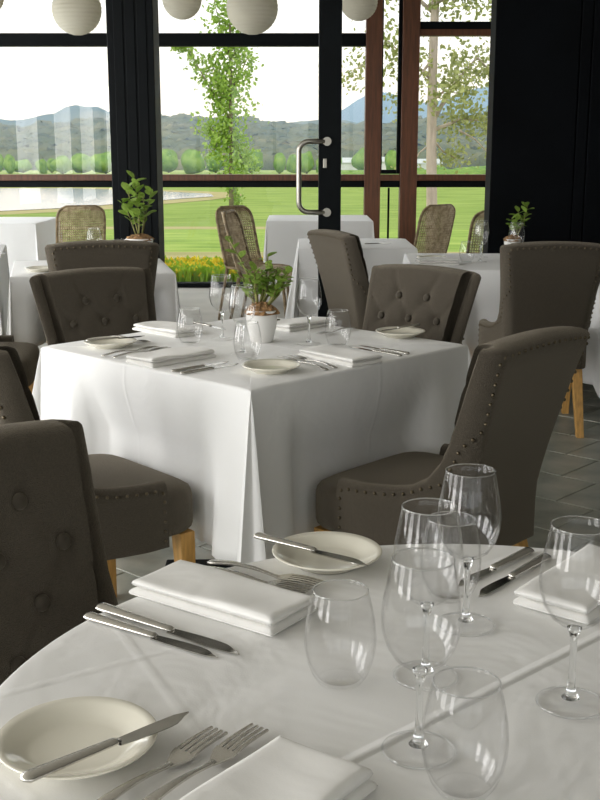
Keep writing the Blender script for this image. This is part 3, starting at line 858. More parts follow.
# --- foreground round table
FG = 'wine glasses on the round table'; TG = 'stemless glasses on the round table'
wine(.121, 1.040, ZT, 'wine glass nearest the camera, standing behind the nearest stemless tumbler', FG)
wine(.146, 1.205, ZT, 'wine glass in the middle of the glass cluster, half hidden by the nearest one', FG)
wine(.214, 1.350, ZT, 'tall wine glass farthest back in the foreground cluster, before the chair back', FG)
wine(.300, 1.140, ZT, 'wine glass alone at the right edge in front of the folded napkin', FG)
tumbler(.205, 1.440, ZT, 'stemless glass hidden behind the wine glasses beside two knives', TG)
tumbler(.046, 1.190, ZT, 'stemless glass standing between the folded napkin and the wine glasses', TG)
tumbler(.156, .965, ZT, 'stemless glass at the bottom edge, nearest of all to the camera', TG)
plate(-.226, 1.034, ZT, 'cream bread plate in the lower left corner with a knife across it')
knife((-.258, .940), (-.115, 1.072), ZT + .0235, 'butter knife lying across the plate in the lower left corner', 'butter knives', butter=True, name='butter_knife', z1=ZT + .0225)
plate(.040, 1.572, ZT, 'cream bread plate at the far edge of the round table')
knife((-.068, 1.618), (.098, 1.500), ZT + .0235, 'butter knife resting on the plate at the far edge of the round table', 'butter knives', butter=True, name='butter_knife', z1=ZT + .0225, flip=True)
fork((-.205, .900), (-.084, 1.066), ZT, 'fork nearer the bread plate at the bottom left of the round table', 'forks on the round table')
fork((-.162, .900), (-.042, 1.072), ZT, 'fork beside the napkin at the bottom of the picture', 'forks on the round table')
napkin(-.043, .907, ZT, .235, .118, math.atan2(.089, .067), 'folded white napkin at the bottom edge beside two forks', 2, .0125, 1)
knife((-.281, 1.372), (-.098, 1.252), ZT, 'front one of two knives left of the napkin on the round table', 'knives on the round table', flip=True)
knife((-.270, 1.402), (-.072, 1.262), ZT, 'rear one of the two knives left of the napkin on the round table', 'knives on the round table', flip=True)
napkin(-.106, 1.418, ZT, .245, .104, math.atan2(-.138, .196), 'folded white napkin between two knives and two forks on the round table', 2, .0125, 2)
fork((-.152, 1.530), (.012, 1.446), ZT + .004, 'fork beside the napkin behind the stemless glass, nearer the camera', 'forks on the round table', z1=ZT)
fork((-.134, 1.555), (.028, 1.470), ZT + .004, 'fork in front of the far bread plate on the round table', 'forks on the round table', z1=ZT)
knife((.372, 1.592), (.243, 1.440), ZT, 'front dark knife by the napkin at the far right of the round table', 'knives on the round table')
knife((.352, 1.618), (.220, 1.478), ZT, 'rear dark knife below the chair at the far right of the round table', 'knives on the round table')
napkin(.402, 1.468, ZT, .235, .110, math.atan2(.181, .146), 'folded white napkin at the right edge behind the lone wine glass', 2, .0125, 3)

# --- middle square table
MG = 'wine glasses on the middle table'; TM = 'stemless glasses on the middle table'
wine(-.252, 3.585, ZT, 'wine glass left of the potted plant on the middle table', MG)
wine(.028, 3.495, ZT, 'wine glass right of the potted plant on the middle table', MG)
wine(-.172, 3.315, ZT, 'wine glass in front of the potted plant on the middle table', MG)
tumbler(-.347, 3.490, ZT, 'stemless glass at the left on the middle table', TM)
tumbler(.118, 3.450, ZT, 'stemless glass at the right on the middle table', TM)
tumbler(-.152, 3.205, ZT, 'stemless glass in front of the plant on the middle table', TM)
plate(-.590, 3.440, ZT, 'bread plate at the left corner of the middle table')
plate(-.080, 3.045, ZT, 'bread plate at the near corner of the middle table')
plate(.330, 3.640, ZT, 'bread plate at the right corner of the middle table')
knife((-.655, 3.395), (-.49, 3.50), ZT + .0235, 'butter knife on the plate at the left corner of the middle table', 'butter knives', butter=True, name='butter_knife', z1=ZT + .0235)
knife((.40, 3.72), (.26, 3.60), ZT + .0235, 'butter knife on the plate at the right corner of the middle table', 'butter knives', butter=True, name='butter_knife', z1=ZT + .0235)
fork((-.585, 3.260), (-.44, 3.405), ZT, 'outer fork beside the left napkin on the middle table', 'forks on the middle table')
fork((-.548, 3.238), (-.402, 3.390), ZT, 'inner fork beside the left napkin on the middle table', 'forks on the middle table')
fork((.075, 3.045), (-.058, 3.235), ZT, 'fork left of the right napkin on the middle table, nearer the plate', 'forks on the middle table')
fork((.100, 3.075), (-.030, 3.262), ZT, 'fork touching the right napkin on the middle table', 'forks on the middle table')
napkin(-.375, 3.215, ZT, .24, .125, math.radians(46), 'folded napkin between forks and knives on the near left side of the middle table', 2, .0125, 4)
napkin(.115, 3.222, ZT, .24, .120, math.radians(-50), 'folded napkin on the near right side of the middle table', 2, .0125, 5)
knife((-.352, 3.030), (-.205, 3.185), ZT, 'rear one of two knives on the near left side of the middle table', 'knives on the middle table')
knife((-.325, 3.000), (-.175, 3.152), ZT, 'front one of two knives on the near left side of the middle table', 'knives on the middle table')
knife((.300, 3.270), (.155, 3.440), ZT, 'front one of two knives on the near right side of the middle table', 'knives on the middle table')
knife((.325, 3.300), (.185, 3.465), ZT, 'rear one of two knives on the near right side of the middle table', 'knives on the middle table')
napkin(-.445, 3.725, ZT, .24, .12, math.radians(-46), 'folded napkin on the far left side of the middle table', 2, .0125, 6)
fork((-.615, 3.62), (-.48, 3.485), ZT, 'fork behind the left bread plate on the far left side of the middle table', 'forks on the middle table')
knife((-.375, 3.93), (-.255, 3.78), ZT, 'knife on the far left side of the middle table', 'knives on the middle table')
napkin(.005, 3.845, ZT, .24, .12, math.radians(46), 'folded napkin behind the plant on the far right side of the middle table', 2, .0125, 7)
knife((-.075, 3.99), (-.175, 3.87), ZT, 'knife behind the plant on the far right side of the middle table', 'knives on the middle table')
fork((.19, 3.80), (.06, 3.65), ZT, 'fork behind the right stemless glass on the middle table', 'forks on the middle table')

# --- potted plants
lf = MB(); rowsA = []
for k in range(6):
    t = k / 5; w = .5 * math.sin(PI * (t * .92 + .04)) ** .8 * .62
    if k in (0, 5): w = .03
    rowsA.append([Vector((-w, t, .06 * math.sin(PI * t) + .08 * w)), Vector((0, t, .06 * math.sin(PI * t))), Vector((w, t, .06 * math.sin(PI * t) + .08 * w))])
lf.grid(rowsA); lf.grid([[p - Vector((0, 0, .05)) for p in r][::-1] for r in rowsA]); leaf_me = lf.mesh('leaf', fix=False); leaf_me.materials.append(M['leaf'])
def potted(x, y, z, lab, stems, pr=.052, ph=.105, leafs=.042, seed=0, group='potted plants on the tables'):
    rnd = random.Random(seed); root = empty('potted_plant', (x, y, z)); tag(root, lab, 'potted plant', group)
    m = MB(); m.lathe([(0, .0005), (pr * .62, .0005), (pr * .68, .004), (pr * .9, ph * .5), (pr, ph - .003), (pr * .99, ph), (pr * .93, ph), (pr * .85, ph * .55), (0, ph * .5)], 36); obj('pot', m.mesh('pot'), M['pot'], root)
    m = MB(); rows = []
    for j in range(6):
        t = j / 5; r = pr * 1.04 * math.cos(t * PI / 2) + .001
        rows.append([Vector((r * math.cos(a) * rnd.uniform(.85, 1.1), r * math.sin(a) * rnd.uniform(.85, 1.1), ph - .012 + .034 * math.sin(t * PI / 2) * rnd.uniform(.8, 1.2))) for a in [2 * PI * q / 18 for q in range(18)]])
    m.grid(rows, close_u=True); obj('coir_mulch', m.mesh('coir_mulch', smooth=False), M['coir'], root)
    for (dx, dy, h, n) in stems:
        b = Vector((dx * .12 + rnd.uniform(-.012, .012), dy * .12 + rnd.uniform(-.01, .01), ph + .005)); tip = Vector((dx, dy, ph + h))
        mid = b.lerp(tip, .5) + Vector((rnd.uniform(-.012, .012), rnd.uniform(-.012, .012), 0))
        P = [b, b.lerp(mid, .5), mid, mid.lerp(tip, .6), tip]
        m = MB(); m.tube(P, [.0042, .0038, .0034, .0028, .002], 7); so = obj('stem', m, M['stem'], root)
        for k in range(n):
            t = .30 + .70 * (k + .5) / n if n > 3 else .7 + .1 * k
            if t < .5: c = b.lerp(mid, t / .5)
            else: c = mid.lerp(tip, (t - .5) / .5)
            a = k * 2.4 + rnd.uniform(-.4, .4); el = rnd.uniform(.1, .8)
            s = leafs * rnd.uniform(.75, 1.2)
            o = obj('leaf', leaf_me, None, so, c, (el, rnd.uniform(-.3, .3), a)); o.scale = (s, s, s)
potted(-.122, 3.535, ZT, 'plant with white pot and coir in the centre of the middle table',
       [(-.105, -.01, .235, 10), (-.06, .02, .10, 8), (-.02, -.03, .13, 9), (.03, .02, .14, 10), (.055, -.02, .10, 9), (.072, .03, .085, 8), (.088, .0, .12, 10), (.02, .06, .17, 8), (.0, .03, .12, 8), (.05, .05, .13, 8)], seed=2, leafs=.040)
potted(-.875, 6.15, ZT, 'bushy plant in a pale pot on the left rear table before the pillar',
       [(-.06, 0, .28, 11), (-.02, .02, .33, 12), (.03, -.02, .24, 10), (.07, .02, .26, 10), (-.09, .02, .20, 8), (0, -.04, .18, 8)], pr=.075, ph=.13, leafs=.062, seed=4)
potted(1.225, 6.50, ZT, 'small leafy plant in a white pot against the black wall at the right rear table',
       [(-.01, 0, .12, 8), (.03, .01, .16, 9), (.08, 0, .20, 10), (.06, .03, .13, 8)], pr=.05, ph=.10, leafs=.052, seed=6)

# --- ware on the rear tables
BG = 'glasses on the rear tables'
wine(.985, 6.15, ZT, 'wine glass at the right rear table beside the rattan chair back', BG)
wine(1.035, 6.42, ZT, 'second wine glass at the right rear table, just behind the first', BG)
wine(1.155, 6.02, ZT, 'wine glass in front of the small plant at the right rear table', BG, 1.04)
tumbler(.905, 6.10, ZT, 'stemless glass left of the wine glasses at the right rear table', BG)
tumbler(-.945, 5.92, ZT, 'stemless glass left of the plant before the pillar', BG, 1.2)
wine(-1.085, 5.95, ZT, 'wine glass behind the dark studded chair at the left rear table', BG, .93)
napkin(.735, 6.02, ZT, .22, .13, math.radians(4), 'napkin folded thick on the left side of the right rear table', 3, .012, 8)
plate(.73, 6.27, ZT, 'bread plate behind the napkin at the right rear table')
napkin(.25, 7.2, ZT, .22, .12, .1, 'napkin lying on the table just beyond the door', 2, .01, 9)
knife((.42, 7.32), (.60, 7.40), ZT, 'knife lying on the table just beyond the door', 'knives on rear tables')
plate(-1.31, 5.66, ZT, 'bread plate at the near left corner of the left rear table')
knife((-1.30, 5.90), (-1.12, 5.86), ZT, 'knife on the left rear table behind the dark chair', 'knives on rear tables')
napkin(-1.83, 6.02, ZT, .24, .13, math.radians(9), 'napkin folded flat on the long table at the left edge', 2, .01, 10)
knife((-1.95, 6.62), (-1.74, 6.66), ZT, 'knife on the long table at the left edge', 'knives on rear tables')

# ------------------------------------------------------------------ rattan chairs on the veranda
def make_rattan():
    root = empty('rattan_chair')
    # centre line of the back-and-seat scoop: seat front -> seat back -> back top
    line = [(.23, .40), (.20, .425), (.10, .43), (0, .425), (-.10, .425), (-.165, .445), (-.20, .50), (-.225, .58), (-.25, .68), (-.275, .78), (-.30, .86), (-.315, .90)]
    def pt(t, u):
        k = t * (len(line) - 1); i = min(int(k), len(line) - 2); f = k - i
        y = line[i][0] + (line[i + 1][0] - line[i][0]) * f; z = line[i][1] + (line[i + 1][1] - line[i][1]) * f
        hw = .195
        if t > .80: hw *= math.sqrt(max(.0, 1 - ((t - .80) / .245) ** 2.4))
        c = .05 * (u * u) * (1 if t > .4 else .3)
        return Vector((u * hw, y + c * (1 if t > .45 else 0), z + (c * .6 if t <= .45 else 0)))
    # woven canes: verticals and horizontals as thin tubes
    v = MB()
    for k in range(23):
        u = -1 + 2 * (k + .5) / 23; t1 = 1 - .2 * max(0, abs(u) - .55) ** 1.4
        v.tube([pt(q / 20 * t1, u) + Vector((0, .001 * (k % 2), .0)) for q in range(21)], .0058, 5, caps=False)
    o = obj('warp_canes', v, M['rattan'], root); o['kind'] = 'stuff'
    h = MB()
    for k in range(52):
        t = (k + .5) / 52
        if .905 < t < .955:   # the grip slot at the top
            for a, b in ((-1, -.45), (.45, 1)):
                h.tube([pt(t, a + (b - a) * q / 4) for q in range(5)], .0046, 5, caps=False)
            continue
        h.tube([pt(t, -1 + 2 * q / 10) + Vector((0, .004 * (1 if (q + k) % 2 else -1), 0)) for q in range(11)], .0056, 5, caps=False)
    o = obj('weft_canes', h, M['rattan'], root); o['kind'] = 'stuff'
    r = MB(); edge = [pt(q / 30, 1) for q in range(31)] + [pt(q / 30, -1) for q in range(30, -1, -1)]
    r.tube(edge + [edge[0]], .012, 8); obj('rim', r, M['rattan_dark'], root)
    for sx in (-1, 1):
        for y0, y1 in ((.18, .22), (-.15, -.24)):
            l = MB(); l.tube([(sx * .165, y0, .43), (sx * .185, y1, 0)], [.014, .010], 8); obj('leg', l, M['rattan_dark'], root)
    return root
RT = [(-.36, 9.02, .72, -.69, 'rattan chair with a grip slot beside the veranda table, left of the door handle'),
      (-.27, 8.42, .98, -.20, 'rattan chair seen edge-on behind the potted plant of the middle table'),
      (-1.88, 9.52, -.35, .94, 'rattan chair by the lake at the left, beyond the chair with the studded edge'),
      (1.0, 9.62, -.62, .78, 'rattan chair in front of the brown posts on the veranda'),
      (1.40, 8.75, -.30, .95, 'rattan chair half hidden by the black wall on the veranda')]
rp = make_rattan(); RS = [rp] + [copy_tree(rp) for _ in RT[1:]]
for o, (x, y, dx, dy, lab) in zip(RS, RT):
    o.location = (x, y, 0); o.rotation_euler = (0, 0, heading(dx, dy)); tag(o, lab, 'rattan chair', 'rattan chairs on the veranda')

# ------------------------------------------------------------------ paper lanterns
def lantern(x, y, z, r, lab):
    root = empty('paper_lantern', (x, y, z)); tag(root, lab, 'lantern', 'paper globe lanterns')
    m = MB(); prof = []; n = 72
    for k in range(n + 1):
        a = -PI / 2 + .12 + (PI - .24) * k / n; rr = r * (1 + .022 * abs(math.sin((k) * PI / 4)))
        prof.append((rr * math.cos(a), rr * math.sin(a)))
    m.lathe(prof, 40); o = obj('shade', m.mesh('shade', angle=.9), M['paper'], root)
    md = o.modifiers.new('thickness', 'SOLIDIFY'); md.thickness = .0015
    m = MB(); top = r * math.sin(PI / 2 - .12); rr = r * math.cos(PI / 2 - .12)
    m.tube([(rr * math.cos(a), rr * math.sin(a), top) for a in [2 * PI * q / 20 for q in range(21)]], .003, 6); obj('wire_ring', m, M['wire'], root)
    m = MB(); m.tube([(0, 0, top), (0, 0, 2.95 - z)], .003, 6); obj('cord', m, M['cord'], root)
lantern(-1.80, 9.5, 2.455, .195, 'paper globe lantern left of the pillar at the top of the picture')
lantern(-.385, 9.5, 2.47, .205, 'paper globe lantern right of the pillar, the lowest hanging of the right pair')
lantern(-1.00, 10.0, 2.60, .165, 'paper globe lantern just right of the pillar, cut off by the top edge')
lantern(.48, 9.6, 2.53, .15, 'paper globe lantern right of the open door stile')
lantern(-2.47, 9.2, 2.53, .16, 'paper globe lantern in the top left corner')

# ------------------------------------------------------------------ landscape
PROF = [(11.4, -.02), (14, -.02), (44, -1.30), (84, -1.32), (170, -2.0), (350, -4.5), (2000, -4.5)]
def gz(D):
    for (a, za), (b, zb) in zip(PROF, PROF[1:]):
        if D <= b: return za + (zb - za) * (D - a) / (b - a)
    return PROF[-1][1]
def strip(name, D0, D1, m, xl=None, xr=None, dz=0., n=10, nx=12, wob=0.):
    rows = []
    for i in range(n + 1):
        D = D0 + (D1 - D0) * i / n; a = -(D * .9 + 8) if xl is None else xl(D); b = D * .9 + 8 if xr is None else xr(D)
        e = 1 if i in (0, n) else 0
        rows.append([Vector((a + (b - a) * j / nx, D + (wob * math.sin(j * 1.7 + i) * e), gz(D) + dz)) for j in range(nx + 1)])
    mb = MB(); mb.grid(rows); o = obj(name, mb.mesh(name), m); return struct(o)
struct(boxobj('ground_paving', (-90, -4.32, -60, 11.39, -.4, -.26), M['path']))
struct(boxobj('ground_paving_side', (5.02, 90, -60, 11.39, -.4, -.26), M['path']))
struct(boxobj('ground_paving_rear', (-4.3, 5.0, -60, -4.52, -.4, -.26), M['path']))
strip('ground_path', 12.9, 14.6, M['path'], dz=.004)
strip('ground_bed', 11.4, 13.0, M['path'], dz=-.02)
strip('ground_dry_verge', 14.6, 16.9, M['dry'])
strip('ground_crop', 16.9, 30, M['crop'])
strip('ground_dry_strip', 30, 33, M['dry'], xr=lambda D: 1.5)
strip('ground_meadow_near', 30, 33, M['lawn'], xl=lambda D: 1.5)
strip('ground_meadow', 33, 84, M['lawn'])
strip('ground_far_field', 84, 170, M['farfield'])
strip('ground_valley', 170, 420, M['farfield'], n=16, nx=30)
# the lake with its sandy bank
def flat_poly(name, pts, z, m):
    mb = MB(); c = Vector((sum(p[0] for p in pts) / len(pts), sum(p[1] for p in pts) / len(pts), z))
    mb.v = [tuple(c)] + [(p[0], p[1], z) for p in pts]; n = len(pts)
    mb.f = [(0, 1 + i, 1 + (i + 1) % n) for i in range(n)]
    o = obj(name, mb.mesh(name, smooth=False), m); struct(o); return o
lake = [(-60, 47), (-22, 47), (-14, 49), (-10.6, 53), (-8.6, 58), (-6.5, 63), (-5.0, 66), (-5.5, 70), (-9, 74), (-16, 80), (-60, 80)]
flat_poly('lake_bank', [(p[0] + 1.6, p[1] + (-1.5 if p[1] < 66 else 2)) for p in lake], -1.292, M['dry'])
flat_poly('lake', lake, -1.27, M['water'])

# flower bed outside the sill
fb = MB(); fg = MB(); rnd = random.Random(11)
for k in range(8000):
    x = rnd.uniform(-2.2, .2); y = rnd.uniform(11.5, 12.85); h = rnd.uniform(.02, .10); a = rnd.uniform(0, PI); tl = rnd.uniform(-.4, .4)
    d = Vector((math.cos(a), math.sin(a), 0)); up = Vector((tl * .5, rnd.uniform(-.3, .3), 1)).normalized()
    yel = rnd.random() < (.82 if y > 11.8 else .35)
    s = rnd.uniform(.018, .032); c = Vector((x, y, h + (.04 if yel else 0)))
    if yel: fb.add([c - d * s, c + d * s, c + up * s * 1.4], [(0, 1, 2)])
    else:
        b = Vector((x, y, 0)); fg.add([b - d * .008, b + d * .008, c + up * .05 + d * s * 1.3, c + up * .09, c + up * .05 - d * s * 1.3], [(0, 1, 2, 3, 4)])
bed = empty('flower_bed', (-1, 12.1, 0)); bed['kind'] = 'stuff'; tag(bed, 'low bed of yellow flowers and green shoots outside the glazing', 'flower bed')
for nm, mb, m_ in (('blossoms', fb, M['flower']), ('shoots', fg, M['shoot'])):
    mb.v = [(x + 1, y - 12.1, z) for x, y, z in mb.v]; o = obj(nm, mb.mesh(nm, smooth=False, fix=False), m_, bed); o['kind'] = 'stuff'

# trees
def leaf_quads(mb, c, spread, n, s, rnd):
    for _ in range(n):
        p = c + Vector((rnd.gauss(0, spread), rnd.gauss(0, spread), rnd.gauss(0, spread * .8)))
        a = Vector((rnd.uniform(-1, 1), rnd.uniform(-1, 1), rnd.uniform(-1, 1))).normalized(); b = a.orthogonal().normalized()
        q = s * rnd.uniform(.6, 1.3); mb.add([p - a * q * .5, p + b * q * .38, p + a * q * .5, p - b * q * .38], [(0, 1, 2, 3)])
def branch_tree(name, base, lab, trunk, limbs, mbark, mleaf, group=None):
    """trunk: points+radii relative to base; limbs: (points, radii, [(t, spread, n, leaf size)])"""
    root = empty(name, base); tag(root, lab, 'tree', group); rnd = random.Random(len(lab))
    m = MB(); m.tube(trunk[0], trunk[1], 12); obj('trunk', m, mbark, root)
    fo = MB()
    for pts, rs, cl in limbs:
        P = [Vector(p) for p in pts]
        if rs: m = MB(); m.tube(P, rs, 7); obj('branch', m, mbark, root)
        for t, sp, n, s in cl:
            k = t * (len(P) - 1); i = min(int(k), len(P) - 2); c = P[i].lerp(P[i + 1], k - i)
            leaf_quads(fo, c, sp, int(n * (1.25 if name == 'gum_tree' else 1)), s, rnd)
    o = obj('foliage', fo.mesh('foliage', smooth=False, fix=False), mleaf, root); o['kind'] = 'stuff'; return root
# gum tree right of the brown posts (about 15 m away)
D = 15.6; b0 = gz(D)
gl = []
def GP(px, py, dd=0): # image guide for the crown, at the tree's own distance
    return ((px - 428) / 1120 * D, dd, 1.35 + (150 - py) / 1120 * D - b0)
R_ = random.Random(5)
for (p, q, r0, cl) in [
    ((428, 120), (470, 60), .035, [(.5, .16, 90, .075), (.8, .2, 130, .075), (1, .22, 150, .075)]),
    ((429, 128), (488, 118), .028, [(.45, .14, 80, .075), (.7, .18, 120, .075), (1, .2, 140, .075)]),
    ((428, 100), (448, 95), .02, [(.8, .17, 120, .075), (1, .2, 120, .075)]),
    ((428, 135), (455, 155), .018, [(.7, .12, 60, .07), (1, .13, 70, .07)]),
    ((428, 60), (400, 100), .022, [(.6, .13, 60, .07), (1, .17, 90, .07)]),
    ((427, 80), (385, 45), .028, [(.5, .15, 70, .075), (.8, .2, 120, .075), (1, .25, 140, .075)]),
    ((428, 20), (370, -20), .03, [(.5, .2, 120, .08), (.8, .25, 170, .08), (1, .3, 200, .08)]),
    ((385, 45), (348, 75), .016, [(.5, .14, 60, .075), (1, .16, 70, .075)]),
    ((428, 10), (470, -15), .03, [(.4, .2, 150, .08), (.7, .25, 200, .08), (1, .3, 220, .08)]),
    ((470, -15), (520, 10), .02, [(.3, .25, 180, .08), (.8, .3, 200, .08)]),
    ((470, 60), (500, 75), .015, [(.6, .2, 120, .075), (1, .2, 120, .075)]),
    ((455, 128), (490, 150), .016, [(1, .07, 12, .06)]),
    ((428, 140), (405, 165), .012, [(1, .1, 40, .06)]),
]:
    a = Vector(GP(*p)); b = Vector(GP(*q, R_.uniform(-.5, .5))); mid = a.lerp(b, .5) + Vector((0, R_.uniform(-.15, .15), R_.uniform(-.06, .1)))
    gl.append(([a, a.lerp(mid, .55), mid, mid.lerp(b, .5), b], [r0, r0 * .85, r0 * .65, r0 * .45, r0 * .25], cl))
tr = [GP(431, 275), GP(430, 200), GP(428, 140), GP(427.5, 60), GP(429, -30), GP(431, -110)]
branch_tree('gum_tree', (1.783, D, b0 - .05), 'slender pale gum tree right of the brown posts outside', ([Vector(p) for p in tr], [.085, .075, .068, .06, .05, .03]), gl, M['bark'], M['gum'])
# poplar in the left middle (about 40 m away)
D = 40; b0 = gz(D)
def PP(px, py, dd=0): return ((px - 232) / 1120 * D, dd, 1.35 + (150 - py) / 1120 * D - b0)
pl = []
core = [(238, 175), (234, 150), (232, 125), (234, 100), (232, 75), (234, 50), (236, 25), (232, 0), (234, -40)]
P = [Vector(PP(*q)) for q in core]
pl.append((P, None, [(t / 26, .36, 78, .17) for t in range(1, 27)]))
for (p, q, n, sp) in [((232, 120), (188, 45), 9, .18), ((188, 45), (183, 52), 3, .12), ((234, 140), (205, 122), 6, .26), ((234, 90), (250, 60), 5, .25), ((230, 100), (212, 60), 6, .2), ((225, 170), (240, 200), 4, .15), ((232, 60), (218, 10), 5, .25), ((236, 60), (248, 20), 5, .25), ((222, 130), (215, 150), 4, .24), ((240, 150), (249, 165), 5, .22)]:
    a = Vector(PP(*p)); b = Vector(PP(*q, .3)); pl.append(([a, a.lerp(b, .5) + Vector((0, 0, -.1)), b], [.035, .025, .012], [((k + .6) / n, sp, 42, .16) for k in range(n)]))
branch_tree('poplar_tree', (-2.43, D, b0 - .05), 'tall leafy poplar beyond the lawn between pillar and door handle', ([Vector(PP(232, 225)), Vector(PP(233, 150)), Vector(PP(233, 60)), Vector(PP(234, -30))], [.09, .075, .05, .02]), pl, M['barkd'], M['poplar'])
# orchard row across the valley: lumpy crowns on short trunks
def crown_mesh(seed, n=12, m=9):
    r = random.Random(seed); mb = MB(); lob = [(Vector((r.uniform(-1, 1), r.uniform(-1, 1), r.uniform(-1, 1))).normalized(), r.uniform(.12, .35)) for _ in range(14)]
    rows = []
    for i in range(m + 1):
        th = PI * i / m; row = []
        for k in range(n):
            ph = 2 * PI * k / n; d = Vector((math.sin(th) * math.cos(ph), math.sin(th) * math.sin(ph), math.cos(th)))
            s = 1 + sum(a * max(0, d.dot(q)) ** 8 for q, a in lob) + r.uniform(-.06, .06); row.append(d * s)
        rows.append(row)
    mb.grid(rows, close_u=True); return mb.mesh('crown')
crowns = [crown_mesh(s, 16, 11) for s in range(5)]
for c in crowns: c.materials.append(M['orchard'])
tm = MB(); tm.tube([(0, 0, 0), (0, 0, 1)], .09, 6); trunk_me = tm.mesh('trunk'); trunk_me.materials.append(M['barkd'])
ONES = 'first second third fourth fifth sixth seventh eighth ninth tenth eleventh twelfth thirteenth fourteenth fifteenth sixteenth seventeenth eighteenth nineteenth'.split()
def ordinal(n):
    if n < 20: return ONES[n - 1]
    tens = {2: 'twent', 3: 'thirt', 4: 'fort', 5: 'fift'}[n // 10]
    return tens + ('ieth' if n % 10 == 0 else 'y-' + ONES[n % 10 - 1])
rnd = random.Random(21); px = 4
k = 0
while px < 500:
    if px > 340 and px < 352: px += 12; continue
    w = rnd.uniform(8, 24); D = (162 if k % 2 else 176) + rnd.uniform(-2, 2); hh = (w * rnd.uniform(.75, 1.25) + 6 if w > 15 else w * 2.2) / 1120 * D * .62
    x = (px - 300) / 1120 * D; z = gz(D)
    small = px > 410
    if small: hh *= .35; w *= .6
    root = empty('orchard_tree', (x, D, z))
    tag(root, '%s green tree, %s from the left in the row across the valley' % ('round' if w > 15 else 'narrow', ordinal(k + 1)), 'tree', 'trees across the valley')
    o = obj('crown', crowns[k % 5], None, root, (0, 0, hh * .56), (0, 0, rnd.uniform(0, 6))); o.scale = (w / 1120 * D * .46, w / 1120 * D * .46, hh * .5)
    o = obj('trunk', trunk_me, None, root); o.scale = (2, 2, hh * .5)
    px += w * rnd.uniform(1.0, 1.25); k += 1
# wooded slopes, ridge, blue mountain
def ridge(name, D0, D1, topf, m, n=26, nx=220, xw=1.0, amp=2.0, seed=3):
    r = random.Random(seed); rows = []
    for i in range(n + 1):
        t = i / n; D = D0 + (D1 - D0) * t
        row = []
        for j in range(nx + 1):
            px = -900 + 2300 * j / nx; x = (px - 300) / 1120 * D; zt = 1.35 + (150 - topf(px)) / 1120 * D1
            s = t ** 1.25 if t < 1 else 1
            row.append(Vector((x, D, gz(D0) - 1 + (zt - gz(D0) + 1) * s + r.uniform(-amp, amp) * (.4 + .6 * t))))
        rows.append(row)
    back = [Vector((p.x * 1.05, D1 * 1.12, -5)) for p in rows[-1]]; rows.append(back)
    mb = MB(); mb.grid(rows); return struct(obj(name, mb.mesh(name), m))
def ridge_top(px):
    a = 122 - 12 * math.exp(-((px - 90) / 45) ** 2) + 2 * math.sin(px * .05) + (0 if px < 330 else min(25, (px - 330) * .15))
    return a
ridge('hill_ridge', 520, 900, ridge_top, M['hill'], amp=1.6)
ridge('hill_slope', 330, 560, lambda px: 131 + 5 * math.sin(px * .021 + 1) + 2 * math.sin(px * .07), M['hill'], amp=1.0, seed=5)
ridge('mountain_blue', 1300, 1700, lambda px: 125 - 28 * math.exp(-((px - 375) / 38) ** 2) - 34 * math.exp(-((px - 480) / 60) ** 2), M['mountain'], amp=.8, seed=8)
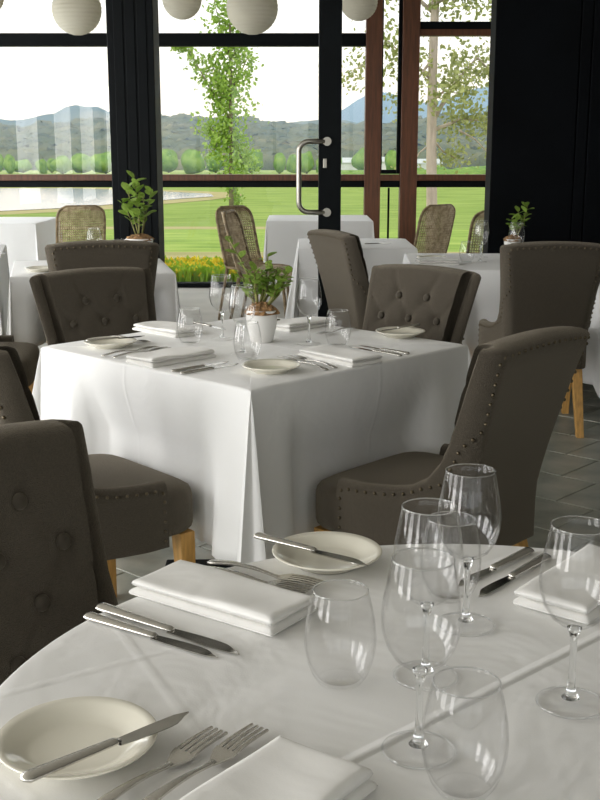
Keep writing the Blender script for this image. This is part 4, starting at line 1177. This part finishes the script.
# woodland on the slopes
fr = MB(); rnd = random.Random(31); base = crown_mesh(9, 7, 5)
bv = [v.co.copy() for v in base.vertices]; bf = [tuple(p.vertices) for p in base.polygons]
for k in range(5200):
    t = rnd.random() ** .8; D = 300 + 250 * t; px = rnd.uniform(-500, 860); x = (px - 300) / 1120 * D
    zt = 1.35 + (150 - (131 + 5 * math.sin(px * .021 + 1) + 2 * math.sin(px * .07))) / 1120 * 560; s0 = max(0, (D - 330) / 230) ** 1.25
    z = gz(330) - 1 + (zt - gz(330) + 1) * s0
    s = rnd.uniform(2.2, 4.5); fr.add([Vector((x + p.x * s, D + p.y * s, z + s * .6 + p.z * s * rnd.uniform(.8, 1.1))) for p in bv], bf)
fo = obj('woodland', fr.mesh('woodland', fix=False), M['forest']); fo['kind'] = 'stuff'; tag(fo, 'dark woodland covering the slopes below the blue ridge', 'woodland')
# farm sheds on the right
for (px, D, w, h, lab) in ((352, 190, 5, 1.6, 'long pale farm shed beyond the vineyard, left of the brown posts'), (388, 200, 4, 1.8, 'pale farm shed seen between the brown posts'), (420, 205, 6, 1.5, 'low farm shed behind the gum tree trunk')):
    x = (px - 300) / 1120 * D; e = empty('farm_shed', (x, D, gz(D))); tag(e, lab, 'building', 'farm sheds')
    m = MB(); m.box(-w / 2, w / 2, -2, 2, 0, h); obj('wall', m.mesh('wall', smooth=False), M['shed'], e)
    m = MB(); m.add([(-w / 2 - .3, -2.3, h), (w / 2 + .3, -2.3, h), (w / 2 + .3, 0, h + .8), (-w / 2 - .3, 0, h + .8), (-w / 2 - .3, 2.3, h), (w / 2 + .3, 2.3, h)], [(0, 1, 2, 3), (3, 2, 5, 4), (0, 3, 4), (1, 5, 2), (0, 4, 5, 1)]); obj('roof', m.mesh('roof', smooth=False), M['shedroof'], e)
# vineyard rows in the right distance
vr = MB()
for k in range(15):
    D = 88 + k * 3.6; 
    rows_ = []
    for j in range(13):
        px = 330 + 14 * j; x = (px - 300) / 1120 * D
        rows_.append((x, D + j * .8, gz(D) + .35))
    vr.tube(rows_, .38, 5)
vy = obj('vineyard', vr, M['orchard']); vy['kind'] = 'stuff'; tag(vy, 'rows of green vines on the slope at the right beyond the glazing', 'vineyard')

# thin haze over the valley
hz = MB(); hz.box(-1500, 1500, 95, 1900, -8, 95)
hm, nt, N, L, b = _nodes('valley_haze'); N.remove(b)
vsn = N.new('ShaderNodeVolumeScatter'); vsn.inputs['Color'].default_value = (.38, .64, 1.0, 1); vsn.inputs['Density'].default_value = .00070
L.new(vsn.outputs[0], N['Material Output'].inputs['Volume'])
ho = obj('haze', hz.mesh('haze', smooth=False), hm); ho['kind'] = 'stuff'; tag(ho, 'thin blue haze lying over the far valley and hills', 'haze')
